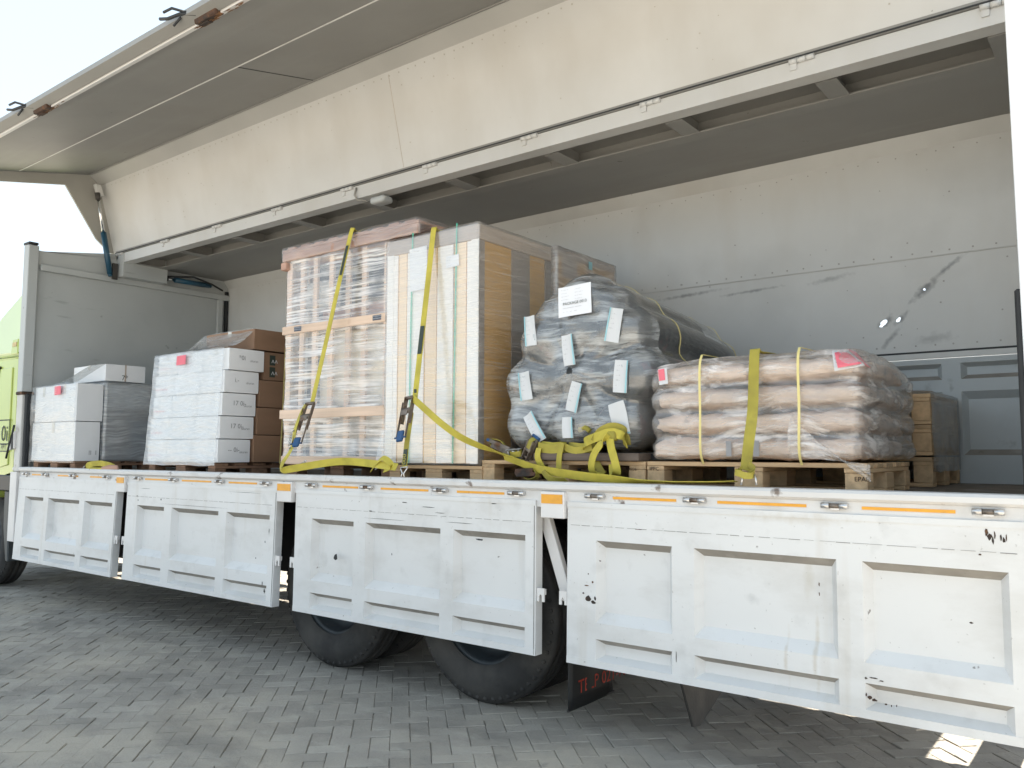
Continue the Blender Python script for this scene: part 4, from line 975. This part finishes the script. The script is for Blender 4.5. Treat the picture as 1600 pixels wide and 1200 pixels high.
def front_y(x, z):
    y = YB-.022; d_ = min(math.hypot(x-a, (z-c)/.9)-r_ for (a, c), r_ in zip(rolls, RR))
    q_ = max(0, min(1, -d_/.14)); return y-.048*(1-(1-q_)**2)+.007*n1((x, 0, z), 7)+.004*n1((x*2, 0, z*9), 3)
b = MB(); rings = []
for f in (.04, .2, .36, .52, .66, .78, .88, .95, 1.0):
    rg = []
    for k in range(NA):
        t = k*2*math.pi/NA; r_ = rad[k]*f; x, z = cxb+r_*math.cos(t), czb+r_*math.sin(t)
        z = max(z, ZC+.012); y = front_y(x, z)+(0 if f < .9 else (.03 if f < .99 else .09))
        rg.append(b.bm.verts.new(V((x, y, z))+nz3((x, y, z), 12)*.004))
    rings.append(rg)
front_n = len(rings)
for yo in (.16, .25, .45, .7, .95, 1.2, 1.42):
    rg = []
    for k in range(NA):
        t = k*2*math.pi/NA; r_ = rad[k]*(1.0 if yo < 1.3 else .93); x, z = cxb+r_*math.cos(t), czb+r_*math.sin(t)
        z = max(z-.10*max(0, yo-.2)/1.2*(z/1.1), ZC+.012)
        rg.append(b.bm.verts.new(V((x, YB+yo, z))+nz3((x, yo*3, z), 9)*.008))
    rings.append(rg)
for A, B_ in zip(rings, rings[1:]):
    for k in range(NA):
        f = b.bm.faces.new((A[k], A[(k+1) % NA], B_[(k+1) % NA], B_[k])); f.smooth = True; f.material_index = 0 if A in rings[:front_n] else 1
b.build('stretch_film', [m_filmC, film_mat('stretch_film_over_side', (9, 1.2, 9), cloud=.16, base=.0, lo=.52, hi=.75, bump=.25, swirl=.5, white=(.7, .72, .73), ior=1.5)], bd)
for i, tg in enumerate(rtag):
    if not tg: continue
    u, v, ro, h, wd = tg
    p = P(u, v, YB-.076)
    uu = V((math.sin(ro), -.0, math.cos(ro))); rr_ = V((math.cos(ro), 0, -math.sin(ro)))
    tg_ = sheet('tag', p, rr_, uu, wd, h, m_tag, bd, wob=.012)
    side = -1 if i in (3, 6, 8) else 1
    sheet('tag_edge', p+rr_*side*wd*.46+V((0, -.007, 0)), rr_, uu, .008, h, m_aqua, tg_, wob=.004)
    for k in range(5):
        if h > .15: text('tag_print', ['-- = -', '= --', '- - =', '== -', '--'][k], .014, p+uu*(h*.3-k*.027)-rr_*.024+V((0, -.009, 0)), rr_, uu, m_greyprint, tg_)
p = P(898, 469, YB-.074); ps = sheet('packing_list', p, (1, 0, .05), (0.03, .06, 1), .225, .178, m_paper, bd, wob=.004)
q = p+V((0, -.006, 0))
for k in range(4):
    for j in range(2): text('list_print', ['-- ---- --', '- -- ---', '--- - --- -', '-- -- ----'][(k+j) % 4], .016, q+V((-.09+j*.095, 0, .06-k*.019)), (1, 0, .05), (0.03, .06, 1), m_greyprint, ps)
text('list_print', 'PACKAGE 0013', .0245, q+V((-.078, 0, -.026)), (1, 0, .05), (.03, .06, 1), m_print, ps)
text('list_print', '------------ -------', .02, q+V((-.078, 0, -.048)), (1, 0, .05), (.03, .06, 1), m_greyprint, ps)
text('list_print', '-   -   --   ---', .02, q+V((-.075, 0, -.07)), (1, 0, .05), (.03, .06, 1), m_greyprint, ps)
def hoop(yo, name):
    pts = []
    for k in range(-2, NA//2-6, 4):
        t = k*2*math.pi/NA; r_ = rad[k % NA]+.006; x, z = cxb+r_*math.cos(t), czb+r_*math.sin(t)
        pts.append((x, YB+yo, max(z-.10*max(0, yo-.2)/1.2*(z/1.1), ZC)))
    MB().ribbon(pts, (0, 1, 0), .011, .002, 3).build(name, m_band, bd)
hoop(.42, 'packing_band'); hoop(1.25, 'packing_band')
plk = MB().box(-2.86, -2.165, .262, .40, ZC+.0015, ZC+.045, .004).build('plank', M('grey_brown_plank', (.13, .10, .08), .8, .3, 1.5, (1, 20, 20), .3, 1., (2, 60, 60)), None)
tag(plk, 'grey brown plank lying on the pallet before the roll bundle', 'plank')

# ================================================================== PAPER SACKS
sk = thing('sack_stack', 'film-wrapped stack of brown paper sacks with pink labels on its top', 'sacks', (-1.56, .8, ZD))
X0, X1, Y0, Y1 = -2.085, -1.045, .30, 1.28
hh = .131
for L_ in range(4):
    for i in range(2):
        for j in range(2):
            wx = (X1-X0)/2; wy = (Y1-Y0)/2
            ax, bx = X0+wx*i, X0+wx*(i+1); ay, by = Y0+wy*j, Y0+wy*(j+1)
            sx = rng.uniform(-.026, .026); z0 = ZD+L_*hh*.985
            if j == 1 and L_ == 0: pass
            def dp(p, n, seed=L_*9+i*3+j):
                q = p+V((seed*3.1, 0, 0))
                fold = n1(V((q.x*5, q.y*5, q.z*26)), 1.)*.014+n1(q, 9)*.014+abs(n1(q, 16))*-.012+n1(q, 34)*.004
                u_ = (p.x-ax)/(bx-ax)*2-1; t_ = (p.y-ay)/(by-ay)*2-1
                crown = (1-u_*u_)*(1-t_*t_)*.006*(1 if n.z > 0 else 0)
                e_ = max(abs(u_), abs(t_)); mid_ = z0+hh*(.5+.12*math.sin(seed*2.3))
                pinch = (max(0, e_-.62)/.38)**2.2*.3
                return n*(fold-.014)*(1-.5*pinch)+V((0, 0, crown+(mid_-p.z)*pinch))
            MB().rbox(ax+sx+.002, bx+sx-.002, ay-.008, by+.008, z0, z0+hh, .03, (30, 26, 10), dp).build('sack', m_sack, sk)
def sk_d(p, n):
    zz_ = (p.z-ZD)/(hh*.985); ph = zz_-math.floor(zz_)
    scal = .012-.022*(abs(math.cos(math.pi*(ph+.06*n1((p.x*3, p.y*3, 0), 1.))))**5) if abs(n.z) < .75 else .006
    fall = V((0, 0, 0))
    if p.z > ZD+.4:
        fall.z -= .06*max(0, (p.y-Y0-.55)/.45)**1.2+.03*max(0, (X0+.25-p.x)/.25)
    wr = n1(V((p.x*6, p.y*6, p.z*30)), 1.)*.007+n1(p, 22)*.004
    return n*(scal+wr)+fall+nz3(p, 10)*.006
MB().rbox(X0-.014, X1+.016, Y0-.018, Y1+.03, ZD-.004, ZD+4*hh+.006, .05, (44, 40, 34), sk_d, skip=('-z',)).build('stretch_film', m_filmD, sk)
MB().grid(lambda a, t: V((-1.36+.36*a, Y0-.03-.012*math.sin(3.1*t)*(1-a), (.36-.30*a)*(1-t)+t*(.145+.03*(1-a))+.0))+nz3(V((a*2, t*2, 1)), 4)*.01, 18, 14).build('film_gather', m_filmD, sk)
# labels
def wrap_label(pts, parent, name, m, lift):
    b = MB(); n = len(pts[0])
    g = [[b.bm.verts.new(p) for p in row] for row in pts]
    for a, c in zip(g, g[1:]):
        for k in range(n-1): b.bm.faces.new((a[k], a[k+1], c[k+1], c[k])).smooth = True
    o = b.build(name, m, parent, fix=False); sd_ = o.modifiers.new('th', 'SOLIDIFY'); sd_.thickness = .001; return o
def quad_pts(q, n=5, y=0.):
    (a, b_, c, d_) = q
    return [[(a.lerp(b_, i/n)).lerp(d_.lerp(c, i/n), j/n) for i in range(n+1)] for j in range(n+1)]
yl = Y0-.048
lw = [P(1300, 548, yl+.03), P(1322, 545, yl+.12), P(1352, 571, yl+.03), P(1304, 580, yl)]
o = wrap_label(quad_pts(lw), sk, 'shipping_label', m_tag, 0)
lr = [P(1304, 551, yl+.024), P(1321, 548, yl+.105), P(1347, 568, yl+.022), P(1309, 575, yl-.006)]
wrap_label(quad_pts(lr), o, 'pink_panel', m_pink, 0)
lw2 = [P(1324, 545, yl+.12), P(1337, 550, yl+.17), P(1360, 575, yl+.14), P(1355, 572, yl+.03)]
o2 = wrap_label(quad_pts(lw2), sk, 'shipping_label', m_pink, 0)
p = P(1036, 588, Y0-.05); o = sheet('corner_label', p, (1, 0, .1), (0, .02, 1), .05, .085, m_tag, sk); sheet('pink_panel', p+V((-.006, -.003, .008)), (1, 0, .1), (0, .02, 1), .035, .06, m_pink, o)
for u in (1095, 1249):
    p = P(u, 600, Y0-.036); q = P(u+2, 722, Y0-.03)
    MB().ribbon([(q.x, Y0-.012, ZD-.01), (q.x, Y0-.048, ZD+.06), (p.x, Y0-.050, ZD+.26), (p.x-.002, Y0-.046, ZD+.44), (p.x-.003, Y0-.02, ZD+4*hh+.012), (p.x-.003, Y0+.06, ZD+4*hh+.028), (p.x-.003, Y0+.5, ZD+4*hh+.03)], (1, 0, 0), .012, .0018).build('packing_band', m_band, sk)
for u in (1140, 1183):
    p = P(u, 700, Y0-.028)
    MB().box(p.x-.014, p.x+.014, Y0-.0395, Y0-.038, ZD+.03, ZD+.105).build('sack_print', m_greyprint, sk)

# ================================================================== STACK OF WRAPPED PALLETS AT THE BACK
e_l = ['bottom', 'middle', 'top']
for k in range(3):
    r_, _ = pallet(-2.05, -.975, 1.48, 2.30, 'rough pallet wrapped in film at the rear, %s of three stacked' % e_l[k], PW, z0=k*.176+.002, name='pallet', h=.108 if k else .10)
fm = MB().rbox(-2.06, -.962, 1.47, 2.315, .08, .55, .02, (20, 20, 16), lambda p, n: nz3(p, 8)*.008, skip=('-z', '-y'))
tag(fm.build('stretch_film', film_mat('dusty_film', (6, 6, 12), cloud=.3, base=.32, lo=.45, hi=.75, white=(.36, .33, .28), bump=.8)), 'dusty stretch film round the stacked pallets at the rear', 'stretch film', 'films round the loads')

# ================================================================== RATCHET STRAPS
def ratchet(parent, top, bot, wd, side, hook=True):
    """ratchet buckle between two points of a strap: side plates, drum, blue grip, wire hook"""
    top, bot, wd = V(top), V(bot), V(wd).normalized(); ax = (bot-top); L = ax.length; ax.normalize(); n = wd.cross(ax); n = n if n.y < 0 else -n
    fr = MB()
    for s in (-1, 1):
        fr.obox(top+ax*L*.30+wd*s*.030+n*.018, wd*.0022, n*.019, ax*L*.30, .002)
        fr.obox(top+ax*L*.52+wd*s*.036+n*.034, wd*.002, n*.010, ax*L*.42, .002)
    fr.tube([top+wd*-.034+n*.022, top+wd*.034+n*.022], .012, 10)
    fr.tube([top+ax*L*.30-wd*.034+n*.026, top+ax*L*.30+wd*.034+n*.026], .018, 12)
    fr.build('ratchet_frame', m_oldsteel, parent)
    MB().tube([top+ax*L*.93-wd*.045+n*.042, top+ax*L*.93+wd*.04+n*.042], .006, 8).obox(top+ax*L*.9+n*.042, wd*.024, n*.012, ax*.035, .006).build('grip', m_grip, parent)
    MB().obox(top+ax*L*.36+n*.046, wd*.026, n*.004, ax*.016, .002).build('pawl', m_oldsteel, parent)
def wire_hook(parent, c, wd, dn, s=1.):
    c, wd, dn = V(c), V(wd).normalized(), V(dn).normalized(); n = wd.cross(dn); n = n if n.y < 0 else -n
    b = MB()
    for k in (-1, 1): b.tube([c+wd*k*.03*s, c+wd*k*.026*s+dn*.012*s, c+wd*k*.006*s+dn*.04*s, c+wd*k*.012*s+dn*.06*s, c+wd*k*.016*s+dn*.075*s-n*.02*s, c+wd*k*.016*s+dn*.06*s-n*.035*s], .0042*s, 7)
    b.tube([c-wd*.03*s, c+wd*.03*s], .0042*s, 7)
    b.build('wire_hook', m_steel, parent)
def strap_print(parent, path_a, path_b, wd, n, w=.034):
    a, b_, wd = V(path_a), V(path_b), V(wd).normalized(); ax = (b_-a); L = ax.length; ax.normalize(); nn = V(n)
    o = MB().obox((a+b_)/2+nn*.0022, wd*w/2, nn*.0004, ax*L/2).build('strap_print', m_print, parent)
    up_ = wd if True else -wd
    return o
SG = 'ratchet straps holding the loads'
# strap over the slatted crate
sA = thing('ratchet_strap', 'yellow ratchet strap running over the slatted crate', 'strap', (-4.8, .0, .03), SG)
tA = V((-4.476, .268, 1.795)); rA = P(487, 632, .115); mA = P(466, 700, .03); bA = P(447, 735, .0)
MB().ribbon([(-4.42, 1.3, .6), (-4.43, 1.26, 1.76), (-4.44, 1.2, 1.782), (-4.46, .6, 1.782), tA+V((0, .05, -.013)), tA+V((0, .012, -.012)), tA+V((-.004, -.004, -.03)), tA.lerp(rA, .33)+V((0, -.004, 0)), tA.lerp(rA, .66), rA], (1, .1, 0), .038).build('webbing', m_web, sA)
wdA = V((.93, -.2, .25))
MB().ribbon([rA+V((-.03, -.03, .0)), rA+V((-.045, -.05, -.05)), rA.lerp(mA, .55)+V((-.035, -.05, 0)), mA+V((-.02, -.04, 0)), bA+V((.0, -.035, .045)), bA+V((.01, -.042, .0)), bA+V((.08, -.02, .012)), P(520, 722, .08), P(560, 722, .1), P(620, 730, .09)],
            [wdA]*4+[V((.9, -.1, .2)), V((.6, -.5, .5)), V((.1, -.3, 1)), V((0, -.25, 1)), V((0, -.2, 1)), V((0, .5, 1))], .05).build('strap_tail', m_web, sA)
ratchet(sA, rA, mA, (.9, .35, .1), 1)
wire_hook(sA, P(474, 722, .02), (.8, .3, .5), (-.5, -.1, -.8), .9)
a_ = tA.lerp(rA, .10); b_ = tA.lerp(rA, .27); strap_print(sA, a_+V((0, -.006, 0)), b_+V((0, -.006, 0)), (1, .1, 0), (0, -1, 0), .024)
q0 = rA.lerp(mA, .60)+V((-.036, -.057, 0)); q1 = rA.lerp(mA, 1.02)+V((-.02, -.05, 0))
strap_print(sA, q0, q0.lerp(q1, .06), wdA, (0, -.97, .1), .034); strap_print(sA, q1, q1.lerp(q0, .06), wdA, (0, -.97, .1), .034)
text('lettering', '0000', .04, q1+V((0.008, -.004, .02)), (q0-q1), (-1, 0, 0), m_print, sA, lift=.003)
MB().ribbon([P(580, 735, .12)+V((0, 0, -.0)), P(590, 722, .10), P(600, 716, .09), P(612, 728, .09), P(600, 735, .10)], (0, .6, .8), .04).build('strap_end', m_web, sA)
# strap over the tall carton
sB = thing('ratchet_strap', 'yellow ratchet strap over the tall carton with blue buckle grip', 'strap', (-3.68, .0, .03), SG)
tB = V((-3.652, .245, 1.655)); rB = P(648, 625, .085); kB = P(636, 690, .05); bB = P(632, 730, .025)
MB().ribbon([(-3.6, 1.15, .5), (-3.62, 1.10, 1.62), (-3.63, 1.04, 1.645), (-3.645, .6, 1.645), tB+V((0, .05, -.01)), tB+V((0, .012, -.008)), tB+V((-.001, -.004, -.026)), tB.lerp(rB, .33), tB.lerp(rB, .66), rB], (1, .05, 0), .043).build('webbing', m_web, sB)
MB().ribbon([rB.lerp(kB, .3)+V((0, -.01, 0)), kB, bB.lerp(kB, .3), bB], (1, 0, .1), .042).build('lower_webbing', m_webold, sB)
ratchet(sB, rB+V((-.015, -.01, .01)), kB+V((-.012, -.015, 0)), (1, .05, .12), -1)
wire_hook(sB, bB+V((0, -.002, .0)), (1, .1, .1), (0, -.25, -1), .95)
p0 = tB.lerp(rB, .58); strap_print(sB, p0+V((0, -.003, 0)), tB.lerp(rB, .74)+V((0, -.003, 0)), (1, .05, 0), (0, -1, 0), .034)
p1 = tB.lerp(rB, .95); strap_print(sB, p1+V((.0, -.003, .012)), p1+V((0, -.003, -.012)), (1, .05, 0), (0, -1, 0), .02)
strap_print(sB, kB.lerp(bB, .3)+V((0, -.004, 0)), kB.lerp(bB, .92)+V((0, -.004, 0)), (1, 0, .1), (0, -1, 0), .034)
text('lettering', '000', .045, kB.lerp(bB, .9)+V((.014, -.008, 0)), (kB-bB), (-1, 0, 0), m_webold, sB, lift=.002)
e0 = rB+V((.005, -.03, .015))
MB().ribbon([e0, P(665, 640, .04), P(690, 662, .05), P(718, 682, .10), P(745, 695, .16), P(775, 706, .22), P(800, 716, .24)],
            [V((.5, -.1, .9)), V((.5, -.1, .9)), V((.45, -.2, .9)), V((.3, -.4, .9)), V((.2, -.5, .7)), V((.2, -.8, .3)), V((.2, -.8, .3))], .046).build('strap_tail', m_web, sB)
# strap over the sacks
sD = thing('ratchet_strap', 'yellow strap pulled tight over the brown paper sacks', 'strap', (-1.48, .0, .03), SG)
tD = V((-1.518, Y0-.035, ZD+4*hh+.008)); bD = P(1165, 735, .03)
MB().ribbon([(-1.50, 1.36, .3), (-1.505, 1.32, .56), (-1.51, 1.0, .66), (-1.515, .6, ZD+4*hh+.026), tD+V((0, .05, .012)), tD, P(1176, 640, Y0-.12), P(1170, 690, .10), bD], [V((1, 0, 0))]*6+[V((1, .2, 0)), V((.75, .6, 0)), V((.7, .7, 0))], .050).build('webbing', m_webold, sD)
b = MB(); k0 = P(1166, 742, .01)
for t in range(3): b.ribbon([k0+V((-.03, .02, .03-.01*t)), k0+V((-.02-.01*t, -.03, .012)), k0+V((.012+.01*t, -.036, -.004)), k0+V((.035, .01, .02)), k0+V((.0, .03, .05))], (.1, .1, 1), .028)
b.build('strap_knot', m_webold, sD)
MB().tube([P(1158, 758, -.012), P(1160, 748, -.012), P(1162, 742, .0)], .005, 7).tube([P(1182, 758, -.012), P(1181, 748, -.012), P(1178, 742, .0)], .005, 7).build('rail_hook', m_steel, sD)
# ------------------------------------------------ loose straps on the pallet before the rolls
LG = 'loose straps on the pallet before the rolls'
zc = ZC+.05
def coil(name, label, c, rx, ry, w_, m_, turns, extra=()):
    o = thing(name, label, 'strap', c, LG); c = V(c)
    b = MB()
    for t in range(turns):
        pts = []
        for k in range(13):
            a = k*2*math.pi/12; f = 1-.10*t
            pts.append(c+V((rx*f*math.cos(a), ry*f*math.sin(a), w_/2+.012*math.sin(a+t*2)+t*.004)))
        b.ribbon(pts, (0, .12, 1), w_, .004, 5)
    b.build('coiled_webbing', m_, o)
    for pts, wd, mm in extra: MB().ribbon(pts, wd, .045, .0035).build('hanging_end', mm, o)
    return o
pc = P(858, 690, .29)
coil('coiled_strap', 'bright yellow strap coil at the left of the loose heap', (pc.x, .33, zc), .10, .055, .042, m_web, 3,
     (([P(842, 700, .26), P(840, 715, .25), P(848, 732, .25), P(843, 728, .24)], (1, -.2, .1), m_web), ([P(878, 692, .26), P(874, 712, .255), P(873, 732, .25)], (1, -.3, 0), m_webold)))
MB().ribbon([P(841, 698, .27), P(862, 702, .262), P(880, 698, .27)], (0, -.1, 1), .055, .004).build('lower_wrap', m_webold, bpy.data.objects['coiled_strap'])
pc = P(902, 690, .29)
c2 = coil('coiled_strap', 'olive yellow strap coil in the middle of the loose heap', (pc.x, .335, zc), .10, .06, .036, m_webold, 3)
MB().ribbon([P(880, 697, .27), P(900, 704, .262), P(925, 698, .27)], [V((.2, -.1, 1)), V((0, -.1, 1)), V((-.1, -.1, 1))], .04, .004).build('lower_wrap', m_webold, c2)
MB().tube([P(905, 672, .34), P(915, 668, .34), P(922, 674, .34)], .016, 8).build('rolled_end', m_webold, c2)
kn_ = thing('knotted_strap', 'knotted yellow strap with two long loops hanging over the pallet edge', 'strap', P(950, 700, .27), LG)
MB().ribbon([P(914, 700, .27), P(916, 690, .25), P(935, 682, .235), P(955, 676, .235), P(972, 682, .25), P(978, 698, .28)], [V((.3, -.1, 1)), V((.3, -.2, 1)), V((.35, -.1, 1)), V((.1, -.1, 1)), V((-.4, -.1, 1)), V((-.5, 0, 1))], .05, .004).build('webbing', m_web, kn_)
MB().ribbon([P(930, 690, .25), P(940, 675, .25), P(958, 668, .26), P(975, 675, .28), P(980, 695, .30)], [V((.5, -.2, 1)), V((.2, -.2, 1)), V((0, -.2, 1)), V((-.5, -.2, 1)), V((-.7, 0, .7))], .055, .004).build('webbing', m_webold, kn_)
MB().ribbon([P(952, 680, .22), P(940, 692, .21), P(928, 710, .21), P(924, 728, .215), P(927, 738, .23), P(937, 741, .25), P(942, 736, .29)], [V((.6, 0, .8)), V((.7, 0, .6)), V((1, 0, .2)), V((1, 0, 0)), V((1, .2, -.3)), V((.9, .4, 0)), V((.9, .4, 0))], .04, .004).build('hanging_loop', m_web, kn_)
MB().ribbon([P(925, 712, .30), P(931, 722, .28), P(938, 735, .27), P(942, 741, .27)], (1, .2, 0), .04, .004).build('hanging_loop', m_webold, kn_)
MB().ribbon([P(952, 680, .23), P(955, 700, .22), P(960, 718, .21), P(964, 735, .21), P(962, 741, .225), P(958, 738, .24), P(957, 725, .25)], [V((1, 0, .1))]*7, .046, .004).build('hanging_loop', m_web, kn_)
b = MB().rbox(0, .06, 0, .05, 0, .06, .02, (5, 5, 5), lambda p, n: nz3(p, 30)*.006); q = P(953, 684, .235)
for v in b.bm.verts: v.co += q-V((.02, .01, .02))
b.build('knot', m_webold, kn_)
ls = thing('loose_strap', 'long yellow strap lying along the deck rail toward the sacks', 'strap', P(900, 742, .05), LG)
MB().ribbon([P(787, 713, .25), P(810, 722, .23), P(838, 732, .20), P(870, 738, .16), P(910, 744, .12), P(960, 749, .09), P(1000, 752, .075), P(1050, 753.5, .07), P(1110, 753.5, .07), P(1150, 752, .075)],
            [V((.3, -.5, .7)), V((.2, -.5, .8)), V((.2, -.4, .9)), V((.1, -.35, .95)), V((.05, -.35, .95)), V((0, -.5, .8)), V((0, -.9, .4)), V((0, -1, .2)), V((0, -1, .15)), V((0, -1, .1))], .05, .003).build('webbing', m_web, ls)
MB().ribbon([P(848, 735, .19), P(856, 745, .17), P(868, 750, .15), P(885, 750, .13)], [V((.8, -.3, .5)), V((.5, -.3, .7)), V((.2, -.5, .7)), V((0, -.7, .5))], .04, .003).build('strap_end', m_webold, ls)
def buckle(label, c, ax, wd, s, m_, grip=True):
    o = thing('ratchet_buckle', label, 'buckle', c, 'loose ratchet buckles on the pallet'); c, ax, wd = V(c), V(ax).normalized(), V(wd).normalized(); n = ax.cross(wd)
    b = MB()
    for k in (-1, 1): b.obox(c+wd*k*.028*s, wd*.003, n*.018*s, ax*.07*s, .002); b.obox(c+wd*k*.035*s+n*.02*s+ax*.02*s, wd*.002, n*.012*s, ax*.075*s, .002)
    b.tube([c-wd*.036*s, c+wd*.036*s], .016*s, 10); b.tube([c-wd*.036*s+ax*.05*s, c+wd*.036*s+ax*.05*s], .008*s, 8); b.tube([c-wd*.03*s-ax*.055*s, c+wd*.03*s-ax*.055*s], .008*s, 8)
    for k in (-1, 1): b.lathe_y([(0, -.003), (.022*s, -.003), (.022*s, .003), (0, .003)], (0, 0), 12) if False else None
    b.build('ratchet_frame', m_, o)
    if grip: MB().tube([c+ax*.1*s-wd*.04*s+n*.02*s, c+ax*.1*s+wd*.04*s+n*.02*s], .011*s, 10).build('grip', m_grip, o)
    MB().ribbon([c-ax*.02*s+n*.02*s, c+ax*.03*s+n*.045*s, c+ax*.09*s+n*.03*s, c+ax*.07*s-n*.01*s, c+n*-.01*s], wd, .042*s, .004).build('webbing', m_webold, o)
    return o
p = P(785, 702, .32); buckle('dark ratchet buckle with blue grip beside the tall carton foot', p, (-.8, -.3, .35), (.3, -.9, .1), .95, m_oldsteel)
p = P(803, 708, .30); buckle('pale steel ratchet buckle left of the yellow strap heap', p, (1, -.1, .05), (.0, -.3, 1), .8, m_steel, False)
p = P(826, 703, .27); buckle('upright rusty ratchet buckle leaning on the strap coil', p, (.45, .0, .9), (.85, -.3, -.4), .85, m_oldsteel)
p = P(822, 738, .22); buckle('brown rusty ratchet buckle lying under the pallet deck', p, (1, -.1, .05), (.1, -.95, .2), 1., m_rust, False)
# bundle of strap at the first load
s0 = thing('strap_bundle', 'small yellow strap bundle lying before the cartons by the bulkhead', 'strap', P(145, 730, .05), None)
MB().ribbon([P(136, 731, .03), P(140, 726, .02), P(155, 724, .02), P(172, 727, .02), P(180, 733, .03), P(160, 735, .01), P(140, 734, .01)], (0, -.3, 1), .05, .012).build('webbing', m_web, s0)
MB().ribbon([P(160, 733, .0), P(172, 730, .0), P(184, 731, .01)], (0, -.3, 1), .04, .014).build('webbing', m_rwood, s0)
wire_hook(s0, P(131, 729, .01), (.8, 0, .4), (-.2, -.1, -.9), .5)
